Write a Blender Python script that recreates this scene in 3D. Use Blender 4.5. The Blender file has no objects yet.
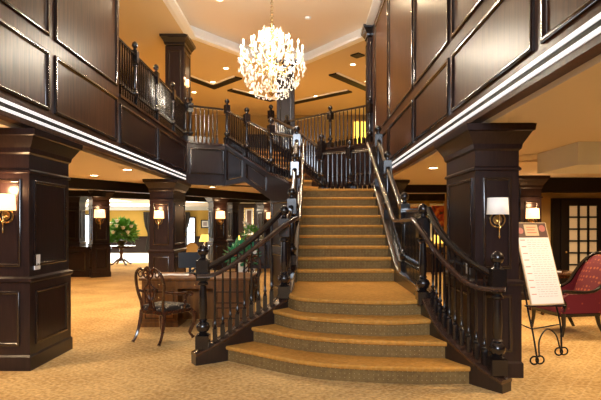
import bpy, bmesh, math, random
from mathutils import Vector, Matrix
random.seed(7)
PI = math.pi
scn = bpy.context.scene
col = scn.collection

# ------------------------------------------------------------------ materials
def newmat(name):
    m = bpy.data.materials.new(name); m.use_nodes = True
    nt = m.node_tree; b = nt.nodes['Principled BSDF']
    return m, nt, b
def mat(name, c, rough=.5, metal=0, emis=None, es=0, coat=0, spec=None, trans=0):
    m, nt, b = newmat(name)
    b.inputs['Base Color'].default_value = (*c, 1)
    b.inputs['Roughness'].default_value = rough
    b.inputs['Metallic'].default_value = metal
    if coat: b.inputs['Coat Weight'].default_value = coat; b.inputs['Coat Roughness'].default_value = .12
    if spec is not None: b.inputs['Specular IOR Level'].default_value = spec
    if trans: b.inputs['Transmission Weight'].default_value = trans
    if emis: b.inputs['Emission Color'].default_value = (*emis, 1); b.inputs['Emission Strength'].default_value = es
    return m
def wood(name, c1, c2, rough=.28, scale=(14, 14, 1.2), bump=.05, coat=.35, spec=.5):
    m, nt, b = newmat(name); b.inputs['Specular IOR Level'].default_value = spec
    tc = nt.nodes.new('ShaderNodeTexCoord'); mp = nt.nodes.new('ShaderNodeMapping')
    mp.inputs['Scale'].default_value = scale
    nz = nt.nodes.new('ShaderNodeTexNoise'); nz.inputs['Scale'].default_value = 3; nz.inputs['Detail'].default_value = 6
    cr = nt.nodes.new('ShaderNodeValToRGB')
    cr.color_ramp.elements[0].position = .3; cr.color_ramp.elements[0].color = (*c1, 1)
    cr.color_ramp.elements[1].position = .75; cr.color_ramp.elements[1].color = (*c2, 1)
    nt.links.new(tc.outputs['Object'], mp.inputs['Vector']); nt.links.new(mp.outputs['Vector'], nz.inputs['Vector'])
    nt.links.new(nz.outputs['Fac'], cr.inputs['Fac']); nt.links.new(cr.outputs['Color'], b.inputs['Base Color'])
    b.inputs['Roughness'].default_value = rough
    b.inputs['Coat Weight'].default_value = coat; b.inputs['Coat Roughness'].default_value = .15
    if bump:
        bp = nt.nodes.new('ShaderNodeBump'); bp.inputs['Strength'].default_value = bump; bp.inputs['Distance'].default_value = .01
        nt.links.new(nz.outputs['Fac'], bp.inputs['Height']); nt.links.new(bp.outputs['Normal'], b.inputs['Normal'])
    return m
def carpet(name, c1, c2, c3, mode):
    m, nt, b = newmat(name)
    N = nt.nodes.new; L = nt.links.new
    tc = N('ShaderNodeTexCoord')
    n1 = N('ShaderNodeTexNoise'); n1.inputs['Scale'].default_value = 1.3; n1.inputs['Detail'].default_value = 5
    n2 = N('ShaderNodeTexNoise'); n2.inputs['Scale'].default_value = 26; n2.inputs['Detail'].default_value = 3
    L(tc.outputs['Object'], n1.inputs['Vector']); L(tc.outputs['Object'], n2.inputs['Vector'])
    cr = N('ShaderNodeValToRGB'); cr.color_ramp.elements[0].position = .35; cr.color_ramp.elements[0].color = (*c1, 1)
    cr.color_ramp.elements[1].position = .68; cr.color_ramp.elements[1].color = (*c2, 1)
    mx = N('ShaderNodeMath'); mx.operation = 'MULTIPLY_ADD'; mx.inputs[1].default_value = .62
    ms = N('ShaderNodeMath'); ms.operation = 'MULTIPLY'; ms.inputs[1].default_value = .38
    L(n2.outputs['Fac'], mx.inputs[0]); L(n1.outputs['Fac'], ms.inputs[0]); L(ms.outputs[0], mx.inputs[2])
    L(mx.outputs[0], cr.inputs['Fac'])
    mp = N('ShaderNodeMapping')
    mix = N('ShaderNodeMix'); mix.data_type = 'RGBA'; mix.inputs['B'].default_value = (*c3, 1)
    L(cr.outputs['Color'], mix.inputs['A'])
    # woven motif: rows of small dots (a 3-D lattice so it also lies on the risers) or a fine diagonal trellis
    def axis(sock, k, ph=0.):
        f = N('ShaderNodeMath'); f.operation = 'MULTIPLY_ADD'; f.inputs[1].default_value = k; f.inputs[2].default_value = ph
        L(sock, f.inputs[0]); g = N('ShaderNodeMath'); g.operation = 'SINE'; L(f.outputs[0], g.inputs[0])
        h = N('ShaderNodeMath'); h.operation = 'ABSOLUTE'; L(g.outputs[0], h.inputs[0]); return h.outputs[0]
    sp = N('ShaderNodeSeparateXYZ')
    if mode == 'dots':
        L(tc.outputs['Object'], sp.inputs[0])
        a = axis(sp.outputs[0], PI / .048); c_ = axis(sp.outputs[2], PI / .043, 1.9)
        m1 = N('ShaderNodeMath'); m1.operation = 'MULTIPLY'; L(a, m1.inputs[0]); L(c_, m1.inputs[1])
        g = N('ShaderNodeMath'); g.operation = 'GREATER_THAN'; g.inputs[1].default_value = .965; L(m1.outputs[0], g.inputs[0])
    else:
        mp.inputs['Rotation'].default_value = (0, 0, math.radians(38))
        L(tc.outputs['Object'], mp.inputs['Vector']); L(mp.outputs['Vector'], sp.inputs[0])
        a = axis(sp.outputs[0], PI / .13); c_ = axis(sp.outputs[1], PI / .13)
        m1 = N('ShaderNodeMath'); m1.operation = 'MAXIMUM'; L(a, m1.inputs[0]); L(c_, m1.inputs[1])
        g = N('ShaderNodeMath'); g.operation = 'GREATER_THAN'; g.inputs[1].default_value = .985; L(m1.outputs[0], g.inputs[0])
    q = N('ShaderNodeMath'); q.operation = 'MULTIPLY'; q.inputs[1].default_value = .7 if mode == 'dots' else .16
    L(g.outputs[0], q.inputs[0]); L(q.outputs[0], mix.inputs['Factor'])
    L(mix.outputs['Result'], b.inputs['Base Color'])
    b.inputs['Roughness'].default_value = .95; b.inputs['Specular IOR Level'].default_value = .1
    n3 = N('ShaderNodeTexNoise'); n3.inputs['Scale'].default_value = 140
    L(tc.outputs['Object'], n3.inputs['Vector'])
    bp = N('ShaderNodeBump'); bp.inputs['Strength'].default_value = .5; bp.inputs['Distance'].default_value = .01
    L(n3.outputs['Fac'], bp.inputs['Height']); L(bp.outputs['Normal'], b.inputs['Normal'])
    return m

M = {}
M['wood'] = wood('espresso_wood', (.014, .007, .007), (.030, .015, .013), .3, coat=.12, spec=.35)
M['panel'] = wood('espresso_panel_wood', (.050, .021, .012), (.115, .050, .025), .30, (9, 9, .7), .03, 0, .2)
M['mould'] = mat('dark_gloss_moulding', (.02, .011, .009), .13, coat=.6)
M['toprail'] = mat('black_handrail', (.012, .007, .006), .16, coat=.5)
M['rail'] = wood('handrail_wood', (.028, .012, .008), (.055, .024, .014), .2, (3, 3, 3), 0, .6)
M['black'] = mat('ebony_lacquer', (.010, .007, .007), .2, coat=.4)
M['stringer'] = wood('stringer_wood', (.014, .008, .007), (.026, .013, .011), .3)
M['desk'] = wood('walnut_desk', (.09, .030, .005), (.25, .092, .013), .4, (5, 5, 1), coat=0, spec=.3)
M['mahog'] = wood('mahogany', (.035, .010, .005), (.085, .026, .010), .18, (6, 6, 6), 0, .6)
M['beam'] = mat('dark_beam', (.007, .004, .003), .5, spec=.3)
M['white_strip'] = mat('glowing_white_moulding', (.92, .92, .93), .3, emis=(1, 1, 1), es=.55)  # wall mouldings, given a glow of their own to stay evenly white
M['white'] = mat('white_paint', (.80, .84, .86), .5)
M['wplastic'] = mat('white_plastic', (.85, .85, .85), .35)
M['floor'] = carpet('gold_carpet', (.38, .21, .065), (.80, .55, .24), (.84, .68, .42), 'trellis')
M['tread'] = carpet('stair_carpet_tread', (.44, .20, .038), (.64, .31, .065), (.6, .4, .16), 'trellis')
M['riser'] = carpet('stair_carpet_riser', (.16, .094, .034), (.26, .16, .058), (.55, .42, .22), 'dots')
M['ceil_hi'] = mat('ceiling_cream', (.82, .70, .56), .8)
M['ceil_gold'] = mat('ceiling_gold', (.66, .52, .30), .8)
M['ceil_lo'] = mat('ceiling_beige', (.80, .69, .54), .8)
M['cove'] = mat('cove_moulding_white', (.92, .93, .92), .4)
M['gold'] = mat('gold_wall_paint', (.52, .33, .06), .7)
M['olive'] = mat('olive_gold_wall_paint', (.30, .19, .035), .7)
M['tan'] = mat('tan_wall_paint', (.50, .31, .10), .7)
M['tile'] = mat('pale_stone_tile', (.58, .50, .38), .4)
M['brass'] = mat('brass', (.70, .50, .22), .25, 1)
M['iron'] = mat('wrought_iron', (.012, .012, .013), .4, .6)
M['lamp'] = mat('downlight_lens', (1, .9, .7), .5, emis=(1, .82, .55), es=14)
M['ring'] = mat('downlight_trim', (.8, .7, .55), .5)
M['shade_on'] = mat('lit_fabric_shade', (.9, .6, .35), .8, emis=(1, .52, .22), es=2.6)
M['shade_off'] = mat('white_linen_shade', (.80, .80, .78), .8, emis=(1, .85, .7), es=.25)
M['bulb'] = mat('candle_bulb', (1, .9, .8), .5, emis=(1, .80, .52), es=40)
M['candle'] = mat('ivory_candle_sleeve', (.85, .8, .7), .5)
M['day'] = mat('daylit_pane', (.8, .9, 1), .3, emis=(.86, .93, 1), es=2.6)
M['troffer'] = mat('light_panel', (1, .95, .85), .5, emis=(1, .90, .74), es=2.6)
M['amber'] = mat('amber_lit_glass', (.8, .5, .1), .4, emis=(1, .72, .10), es=1.6)
M['curtain'] = mat('dark_brown_drape', (.03, .024, .02), .8)
M['leaf'] = mat('green_leaf', (.10, .32, .035), .45)
M['leaf2'] = mat('blue_green_leaf', (.012, .22, .09), .3)
M['petal'] = mat('white_petal', (.85, .82, .72), .6)
M['orange'] = mat('orange_petal', (.85, .15, .03), .6)
M['vase'] = mat('brass_bowl', (.25, .17, .07), .3, .8)
M['yellow'] = mat('yellow_lit_shade', (.9, .6, .1), .6, emis=(1, .65, .12), es=1.3)
M['ucush'] = mat('gold_upholstery', (.45, .28, .08), .8)
M['paper'] = mat('paper', (.74, .74, .76), .6)
M['ink'] = mat('grey_print', (.35, .32, .36), .7)
M['inkred'] = mat('red_print', (.55, .16, .10), .7)
M['photo'] = mat('photo_print', (.10, .05, .04), .5)
M['skin'] = mat('photo_warm_patch', (.42, .15, .13), .6)
M['cardtan'] = mat('tan_card', (.62, .47, .30), .7)
M['glass'] = mat('frosted_pane', (.50, .40, .27), .35, emis=(1, .62, .28), es=.16)
M['laptop'] = mat('black_plastic', (.01, .01, .012), .35)

def crystal_mat():
    m, nt, b = newmat('cut_crystal')
    b.inputs['Base Color'].default_value = (1, .97, .92, 1); b.inputs['Roughness'].default_value = .08
    tr = nt.nodes.new('ShaderNodeBsdfTranslucent'); tr.inputs['Color'].default_value = (1, .95, .87, 1)
    mx = nt.nodes.new('ShaderNodeMixShader'); mx.inputs[0].default_value = .6
    out = nt.nodes['Material Output']
    nt.links.new(b.outputs[0], mx.inputs[1]); nt.links.new(tr.outputs[0], mx.inputs[2]); nt.links.new(mx.outputs[0], out.inputs['Surface'])
    return m
M['crystal'] = crystal_mat()

def damask():
    m, nt, b = newmat('red_damask'); N = nt.nodes.new; L = nt.links.new
    tc = N('ShaderNodeTexCoord'); v = N('ShaderNodeTexVoronoi'); v.inputs['Scale'].default_value = 15; v.inputs['Randomness'].default_value = .25
    L(tc.outputs['Object'], v.inputs['Vector'])
    cr = N('ShaderNodeValToRGB'); cr.color_ramp.elements[0].position = .24; cr.color_ramp.elements[0].color = (.34, .08, .03, 1)
    cr.color_ramp.elements[1].position = .36; cr.color_ramp.elements[1].color = (.13, .005, .016, 1)
    L(v.outputs['Distance'], cr.inputs['Fac']); L(cr.outputs['Color'], b.inputs['Base Color']); b.inputs['Roughness'].default_value = .7
    return m
M['damask'] = damask()
def lace():
    m, nt, b = newmat('black_cream_brocade'); N = nt.nodes.new; L = nt.links.new
    tc = N('ShaderNodeTexCoord'); v = N('ShaderNodeTexVoronoi'); v.inputs['Scale'].default_value = 22
    L(tc.outputs['Object'], v.inputs['Vector'])
    cr = N('ShaderNodeValToRGB'); cr.color_ramp.elements[0].position = .2; cr.color_ramp.elements[0].color = (.45, .36, .25, 1)
    cr.color_ramp.elements[1].position = .35; cr.color_ramp.elements[1].color = (.02, .013, .010, 1)
    L(v.outputs['Distance'], cr.inputs['Fac']); L(cr.outputs['Color'], b.inputs['Base Color']); b.inputs['Roughness'].default_value = .6
    return m
M['brocade'] = lace()
def painting():
    m, nt, b = newmat('floral_painting'); N = nt.nodes.new; L = nt.links.new
    tc = N('ShaderNodeTexCoord'); v = N('ShaderNodeTexNoise'); v.inputs['Scale'].default_value = 5
    L(tc.outputs['Object'], v.inputs['Vector'])
    cr = N('ShaderNodeValToRGB'); e = cr.color_ramp.elements
    e[0].position = .38; e[0].color = (.05, .05, .02, 1); e[1].position = .62; e[1].color = (.7, .28, .05, 1)
    x = e.new(.5); x.color = (.45, .03, .02, 1)
    L(v.outputs['Fac'], cr.inputs['Fac']); L(cr.outputs['Color'], b.inputs['Base Color'])
    return m
M['art'] = painting()

# ------------------------------------------------------------------ mesh helpers
class MB:
    def __init__(s): s.bm = bmesh.new(); s.marks = []
    def mark(s, i): s.marks.append((len(s.bm.faces), i))
    def quad(s, *p):
        s.bm.faces.new([s.bm.verts.new(q) for q in p]); return s
    def box(s, x0, y0, z0, x1, y1, z1):
        v = [s.bm.verts.new(p) for p in ((x0,y0,z0),(x1,y0,z0),(x1,y1,z0),(x0,y1,z0),(x0,y0,z1),(x1,y0,z1),(x1,y1,z1),(x0,y1,z1))]
        for f in ((0,3,2,1),(4,5,6,7),(0,1,5,4),(1,2,6,5),(2,3,7,6),(3,0,4,7)): s.bm.faces.new([v[i] for i in f])
        return s
    def obox(s, c, size, mat4):   # oriented box
        x, y, z = [k / 2 for k in size]
        v = [s.bm.verts.new(mat4 @ (Vector(c) + Vector(p))) for p in ((-x,-y,-z),(x,-y,-z),(x,y,-z),(-x,y,-z),(-x,-y,z),(x,-y,z),(x,y,z),(-x,y,z))]
        for f in ((0,3,2,1),(4,5,6,7),(0,1,5,4),(1,2,6,5),(2,3,7,6),(3,0,4,7)): s.bm.faces.new([v[i] for i in f])
        return s
    def prism(s, poly, z0, z1):   # poly of (x,y) ; z0,z1 numbers or per-vertex lists
        n = len(poly)
        Z0 = z0 if isinstance(z0, (list, tuple)) else [z0] * n
        Z1 = z1 if isinstance(z1, (list, tuple)) else [z1] * n
        a = [s.bm.verts.new((p[0], p[1], Z0[i])) for i, p in enumerate(poly)]
        b = [s.bm.verts.new((p[0], p[1], Z1[i])) for i, p in enumerate(poly)]
        fs = [s.bm.faces.new(a[::-1]), s.bm.faces.new(b)]
        for i in range(n): s.bm.faces.new((a[i], a[(i+1) % n], b[(i+1) % n], b[i]))
        return s
    def loft(s, rings, cap=True):
        R = [[s.bm.verts.new(p) for p in r] for r in rings]
        n = len(R[0])
        for i in range(len(R) - 1):
            for j in range(n): s.bm.faces.new((R[i][j], R[i][(j+1) % n], R[i+1][(j+1) % n], R[i+1][j]))
        if cap: s.bm.faces.new(R[0][::-1]); s.bm.faces.new(R[-1])
        return s
    def lathe(s, prof, c=(0, 0, 0), n=12, axis='z', sq=False):
        rings = []
        for r, z in prof:
            ring = []
            for k in range(n):
                a = 2 * PI * (k + .5) / n
                x, y = r * math.cos(a), r * math.sin(a)
                p = (x, y, z) if axis == 'z' else ((x, z, y) if axis == 'y' else (z, x, y))
                ring.append((c[0] + p[0], c[1] + p[1], c[2] + p[2]))
            rings.append(ring)
        return s.loft(rings)
    def rect(s, prof, a, b):      # stacked square rings, prof of (offset, z)
        return s.loft([[(-a-o, -b-o, z), (a+o, -b-o, z), (a+o, b+o, z), (-a-o, b+o, z)] for o, z in prof])
    def tube(s, pts, rad, n=8, flat=1., up=None):
        P = [Vector(p) for p in pts]
        R = rad if isinstance(rad, (list, tuple)) else [rad] * len(P)
        rings = []; prev = None
        for i, p in enumerate(P):
            t = (P[min(i+1, len(P)-1)] - P[max(i-1, 0)]).normalized()
            u = Vector(up) if up else Vector((0, 0, 1))
            if up is None and prev is not None: u = prev
            sde = t.cross(u)
            if sde.length < 1e-4: sde = t.cross(Vector((1, 0, 0)))
            sde.normalize(); nn = sde.cross(t).normalized()
            if up is None: prev = nn
            rings.append([p + sde * (math.cos(2*PI*k/n) * R[i]) + nn * (math.sin(2*PI*k/n) * R[i] * flat) for k in range(n)])
        return s.loft(rings)
    def frame(s, O, U, V, Nn, u0, v0, u1, v1, w=.05, h=.025):   # mitred picture-frame moulding
        O, U, V, Nn = map(Vector, (O, U, V, Nn))
        prof = [(0, 0), (0, h*.75), (w*.2, h), (w*.6, h*1.), (w*.85, h*.7), (w, 0)]
        rings = []
        for a, b in prof:
            rings.append([O + U*x + V*y + Nn*b for x, y in ((u0+a, v0+a), (u1-a, v0+a), (u1-a, v1-a), (u0+a, v1-a))])
        return s.loft(rings, cap=False)
    def sphere(s, c, r, seg=12, rings=8, sz=1.):
        m = Matrix.Translation(c) @ Matrix.Diagonal((r, r, r*sz, 1))
        bmesh.ops.create_uvsphere(s.bm, u_segments=seg, v_segments=rings, radius=1, matrix=m); return s
    def torus(s, c, R, r, axis='z', n=20, m=8, arc=2*PI, a0=0):
        pts = []
        full = arc >= 2*PI - 1e-4
        for k in range(n + (0 if full else 1)):
            a = a0 + arc * k / n
            x, y = R*math.cos(a), R*math.sin(a)
            p = (x, y, 0) if axis == 'z' else ((x, 0, y) if axis == 'y' else (0, x, y))
            pts.append(Vector(c) + Vector(p))
        ax = {'z': (0,0,1), 'y': (0,1,0), 'x': (1,0,0)}[axis]
        if full: pts += [pts[0]]
        return s.tube(pts, r, m, up=ax)
    def build(s, name, m, parent=None, smooth=False, bevel=0, loc=None, rz=0):
        bmesh.ops.recalc_face_normals(s.bm, faces=s.bm.faces[:])
        me = bpy.data.meshes.new(name); s.bm.to_mesh(me); s.bm.free()
        if smooth:
            for p in me.polygons: p.use_smooth = True
        ms = m if isinstance(m, (list, tuple)) else [m]
        for q in ms: me.materials.append(M[q])
        for j, (f0, i) in enumerate(s.marks):
            f1 = s.marks[j+1][0] if j + 1 < len(s.marks) else len(me.polygons)
            for f in range(f0, f1): me.polygons[f].material_index = i
        o = bpy.data.objects.new(name, me); col.objects.link(o)
        if smooth:
            md = o.modifiers.new('es', 'EDGE_SPLIT'); md.split_angle = math.radians(42)
        if bevel:
            md = o.modifiers.new('bv', 'BEVEL'); md.width = bevel; md.segments = 2; md.limit_method = 'ANGLE'
        if loc: o.location = loc
        if rz: o.rotation_euler.z = rz
        if parent: o.parent = parent
        return o
def tag(o, label=None, cat=None, group=None, kind=None):
    if label: o['label'] = label
    if cat: o['category'] = cat
    if group: o['group'] = group
    if kind: o['kind'] = kind
    return o
def thing(name, label, cat, loc=(0, 0, 0), rz=0, group=None):
    o = bpy.data.objects.new(name, None); col.objects.link(o); o.empty_display_size = .1
    o.location = loc; o.rotation_euler.z = rz
    return tag(o, label, cat, group)
def struct(o): o['kind'] = 'structure'; return o
def copy_tree(o, parent=None):
    c = o.copy(); col.objects.link(c); c.parent = parent
    for ch in o.children: copy_tree(ch, c)
    return c
def catmull(pts, n=6):
    P = [Vector(p) for p in pts]; P = [P[0]*2 - P[1]] + P + [P[-1]*2 - P[-2]]
    out = []
    for i in range(1, len(P) - 2):
        for k in range(n):
            t = k / n; a, b, c, d = P[i-1:i+3]
            out.append(.5 * ((2*b) + (c-a)*t + (2*a-5*b+4*c-d)*t*t + (3*b-a-3*c+d)*t**3))
    out.append(P[-2]); return out
def along(pts):   # arc length table in plan
    L = [0.]
    for a, b in zip(pts, pts[1:]): L.append(L[-1] + (Vector(b).xy - Vector(a).xy).length)
    return L
def at(pts, L, s):
    for i in range(len(L) - 1):
        if s <= L[i+1] + 1e-9:
            t = 0 if L[i+1] == L[i] else (s - L[i]) / (L[i+1] - L[i])
            return Vector(pts[i]).lerp(Vector(pts[i+1]), t)
    return Vector(pts[-1])

# ------------------------------------------------------------------ key dimensions
XL, XR = -3.05, 1.78          # atrium side planes
ZC = 2.65                     # lower ceiling
Z2 = 3.73                     # upper floor
ZT = 6.84                     # upper ceiling
R_ = .178                     # riser
OPEN = [(XL, -6), (XR, -6), (XR, 12.95), (-.62, 15.15), (-.96, 14.04), (-2.09, 13.4), (XL, 12.9)]

# ------------------------------------------------------------------ structure: floors
o = MB().box(-18, -6, -.1, 10, 21.2, 0).build('floor', 'floor'); struct(o)
o = MB().box(-18, 21.2, -.1, 10, 29, -.001).build('floor', 'tile'); struct(o)

# lower ceiling and upper floor slab, cut round the atrium void
mb = MB()
for poly in ([(-18,-6),(XL-.12,-6),(XL-.12,12.9),(-18,12.9)], [(XR+.12,-6),(10,-6),(10,12.9),(XR+.12,12.9)],
             [(-18,12.9),(XL-.12,12.9),(-2.12,13.5),(-1.0,14.12),(-.66,15.25),(XR,13.05),(XR+.12,12.9),(10,12.9),(10,29),(-18,29)]):
    mb.prism(poly, ZC, ZC + .1)
struct(mb.build('ceiling', 'ceil_lo'))
mb = MB()
for poly in ([(-18,-6),(XL-.12,-6),(XL-.12,12.9),(-18,12.9)], [(XR+.12,-6),(10,-6),(10,12.9),(XR+.12,12.9)],
             [(-18,12.9),(XL-.12,12.9),(-2.12,13.5),(-1.0,14.12),(-.66,15.25),(XR,13.05),(XR+.12,12.9),(10,12.9),(10,24),(-18,24)]):
    mb.prism(poly, ZC + .35, Z2 - .02)
struct(mb.build('floor', 'floor'))

# ------------------------------------------------------------------ upper ceiling with octagonal raised centre
octo = [(-3.2, -6), (1.75, -6), (1.75, 13.9), (0, 16.2), (-1.35, 16.2), (-3.2, 13.9)]
mb = MB()
ys = [-6.2, 24]
mb.prism([(-18, -6.2), (-3.2, -6.2), (-3.2, 13.9), (-18, 13.9)], ZT, ZT + .1)
mb.prism([(1.75, -6.2), (10, -6.2), (10, 13.9), (1.75, 13.9)], ZT, ZT + .1)
mb.prism([(-18, 13.9), (-3.2, 13.9), (-1.35, 16.2), (0, 16.2), (1.75, 13.9), (10, 13.9), (10, 24), (-18, 24)], ZT, ZT + .1)
struct(mb.build('ceiling', 'ceil_gold'))
struct(MB().prism([(-3.4, -6.2), (1.95, -6.2), (1.95, 14.2), (.1, 16.5), (-1.45, 16.5), (-3.4, 14.2)], ZT + .32, ZT + .42).build('ceiling', 'ceil_hi'))
# white cove moulding around the octagon
mb = MB(); pth = octo[2:] + [octo[0]]
pth = [(1.75, -6), (1.75, 13.9), (0, 16.2), (-1.35, 16.2), (-3.2, 13.9), (-3.2, -6)]
def off_poly(p, d):
    out = []
    for i, q in enumerate(p):
        a = Vector(p[max(i-1, 0)]); b = Vector(q); c = Vector(p[min(i+1, len(p)-1)])
        t1 = (b - a).normalized() if i > 0 else (c - b).normalized(); t2 = (c - b).normalized() if i < len(p)-1 else t1
        n1 = Vector((-t1.y, t1.x)); n2 = Vector((-t2.y, t2.x)); n = (n1 + n2).normalized()
        out.append(b + n * d / max(.3, n.dot(n1)))
    return out
def profile_sweep(mb, path, prof):     # prof of (offset, z) closed loop
    rows = [[(q.x, q.y, z) for q in off_poly(path, d)] for d, z in prof]
    rings = [[rows[j][i] for j in range(len(prof))] for i in range(len(path))]
    mb.loft(rings)
profile_sweep(mb, pth, [(0.16, ZT - .03), (.16, ZT + .05), (.06, ZT + .20), (-.0, ZT + .32), (-.12, ZT + .32), (-.12, ZT - .0), (-.0, ZT - .03)])
struct(mb.build('trim_1', 'cove'))

# ------------------------------------------------------------------ upper walls panelled
wl = struct(MB().box(XL - .12, -6, ZC + .05, XL, 8.2, ZT - .005).build('wall_left', 'panel'))
wr = struct(MB().box(XR, -6, ZC + .05, XR + .12, 13.3, ZT - .005).build('wall_right', 'panel'))
wf = struct(MB().box(XL - .12, 8.2, ZC + .05, XL, 12.9, Z2).build('wall_left_gallery', 'wood'))
LOW = (2.95, 3.66); UPP = (3.84, 6.62)
def mould(par, X, nx, spans, rows, m='mould'):
    for (a, b) in spans:
        for (z0, z1) in rows:
            MB().frame((X, 0, 0), (0, 1, 0), (0, 0, 1), (nx, 0, 0), a + .07, z0, b - .07, z1, .055, .03).build('panel_moulding', m, par, smooth=True)
mould(wl, XL, 1, [(-.6, 1.7), (1.7, 3.85), (3.85, 6.0), (6.0, 8.15)], [LOW, UPP])
mould(wf, XL, 1, [(8.15, 10.3), (10.3, 12.75)], [(2.95, 3.6)])
mould(wr, XR, -1, [(-.6, 1.7), (1.7, 3.8), (3.8, 6.08), (6.08, 8.15), (8.15, 10.6), (10.6, 12.7)], [LOW, UPP])
# twin white mouldings and edge beads along the foot of both walls
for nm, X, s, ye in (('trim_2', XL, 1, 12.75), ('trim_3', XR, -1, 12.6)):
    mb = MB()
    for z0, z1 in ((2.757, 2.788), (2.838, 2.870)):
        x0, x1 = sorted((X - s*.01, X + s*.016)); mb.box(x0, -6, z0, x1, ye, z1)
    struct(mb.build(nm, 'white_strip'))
    mb = MB()
    x0, x1 = sorted((X - s*.01, X + s*.004)); mb.box(x0, -6, 2.789, x1, ye, 2.837)
    struct(mb.build(nm.replace('2', '4').replace('3', '5'), 'beam'))
# top cap under the left gallery rail
struct(MB().box(XL - .14, 8.2, Z2 - .03, XL + .03, 12.9, Z2 + .02).build('trim_6', 'rail'))
# far edges of the void: panelled fascias
def fascia(name, a, b, z0=ZC, z1=Z2, panels=1, m='wood'):
    a = Vector((*a, 0)); b = Vector((*b, 0)); d = (b - a); L = d.length; d.normalize(); n = Vector((d.y, -d.x, 0))
    if n.y > 0: n = -n
    p = [a, b, b - n*.1, a - n*.1]
    w = struct(MB().prism([(q.x, q.y) for q in p], z0, z1).build(name, m))
    for k in range(panels):
        MB().frame(a, d, (0, 0, 1), n, L*k/panels + .08, z0 + .28, L*(k+1)/panels - .08, z1 - .12, .05, .03).build('panel_moulding', 'mould', w, smooth=True)
    q = [a + n*.03, b + n*.03, b - n*.12, a - n*.12]
    MB().prism([(v.x, v.y) for v in q], z1 - .02, z1 + .03).build('cap_rail', 'rail', w)
    return w
fascia('wall_gallery_return', (XL, 12.9), (-2.09, 13.4))
fascia('wall_gallery_stair', (-2.09, 13.4), (-.96, 14.04), z1=Z2-.05)
fascia('wall_gallery_back', (-.62, 15.15), (XR, 12.95), panels=2)

# outer walls
struct(MB().box(-18, 29, 0, 10, 29.2, ZC).build('wall_back', 'gold'))
struct(MB().box(-18, 23.8, Z2, 10, 24, ZT).build('wall_back_upper', 'olive'))
struct(MB().box(-18.2, -6, 0, -18, 29, ZT).build('wall_left_outer', 'tan'))
struct(MB().box(-8.6, -6, Z2, -8.5, 24, ZT).build('wall_left_upper', 'gold'))
struct(MB().box(9.9, -6, 0, 10, 29, ZT).build('wall_right_outer', 'tan'))
struct(MB().box(4.7, 13.0, Z2, 4.8, 24, ZT).build('wall_right_upper', 'olive'))
# wall behind the camera with tall windows
mb = MB()
mb.box(-18, -6.2, 0, -3.0, -6, ZT); mb.box(1.7, -6.2, 0, 10, -6, ZT); mb.box(-3.0, -6.2, 0, 1.7, -6, 3.3); mb.box(-3.0, -6.2, 6.3, 1.7, -6, ZT)
for x in (-1.5, .1): mb.box(x, -6.2, 3.3, x + .1, -6, 6.3)
struct(mb.build('wall_front', 'tan'))
# right rear walls
struct(MB().box(4.75, 11.3, 0, 10, 11.45, ZC).build('wall_right_rear', 'tan'))
struct(MB().box(4.7, 11.45, 0, 4.8, 17, ZC).build('wall_right_side', 'tan'))
struct(MB().box(.2, 17, 0, 4.7, 17.15, ZC).build('wall_right_far', 'gold'))
struct(MB().box(.1, 17, 0, .2, 29, ZC).build('wall_centre_far', 'wood'))
# panelled dado on far walls
struct(MB().box(-18, 28.94, 0, .1, 29, .95).build('baseboard_back', 'wood'))
struct(MB().box(.2, 16.95, 0, 4.7, 17, .85).build('baseboard_right', 'wood'))
struct(MB().box(4.8, 11.24, 0, 10, 11.3, .12).build('baseboard_right_rear', 'wood'))

# ceiling beams (dark crown beams) -------------------------------------------------
def beam(a, b, w, z0, z1, name='trim_7', m='beam'):
    a = Vector(a); b = Vector(b); d = (b - a).normalized(); n = Vector((-d.y, d.x)) * w / 2
    return struct(MB().prism([tuple(a + n), tuple(a - n), tuple(b - n), tuple(b + n)], z0, z1).build(name, m))
beam((-7.2, 8.2), (-.9, 17.7), .22, 2.42, ZC)
beam((-13, 15.2), (-6.1, 15.2), .2, 2.46, ZC, 'trim_8')
beam((-6.4, 15.7), (-3.3, 19.2), .2, 2.46, ZC, 'trim_9')
beam((-3.3, 19.2), (0.1, 19.2), .2, 2.46, ZC, 'trim_10')
beam((4.6, 11.18), (10, 11.18), .26, 2.33, ZC, 'trim_11')
beam((.2, 16.9), (4.7, 16.9), .2, 2.42, ZC, 'trim_12')
beam((1.9, 13.2), (4.7, 13.2), .3, 2.45, ZC, 'trim_13')
beam((6.6, 9.7), (9.9, 9.2), .4, 2.56, ZC, 'trim_14')
beam((-18, 28.9), (.1, 28.9), .25, 2.45, ZC, 'trim_15', 'white')
# upper ceiling dark tray trims
def tray(pts, name):
    mb = MB(); profile_sweep(mb, pts, [(-.16, ZT - .05), (.16, ZT - .05), (.16, ZT), (-.16, ZT)]); struct(mb.build(name, 'beam'))
    mb = MB(); profile_sweep(mb, pts, [(-.24, ZT - .03), (-.161, ZT - .03), (-.161, ZT), (-.24, ZT)]); struct(mb.build(name, 'cove'))
tray([(-4.3, 17.4), (-3.45, 18.9), (-2.35, 17.7)], 'trim_16')
tray([(-2.9, 19.3), (-1.35, 21.0)], 'trim_17')
tray([(.95, 17.3), (2.7, 19.6)], 'trim_18')
tray([(-.75, 21.6), (1.75, 19.5)], 'trim_19')

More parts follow.
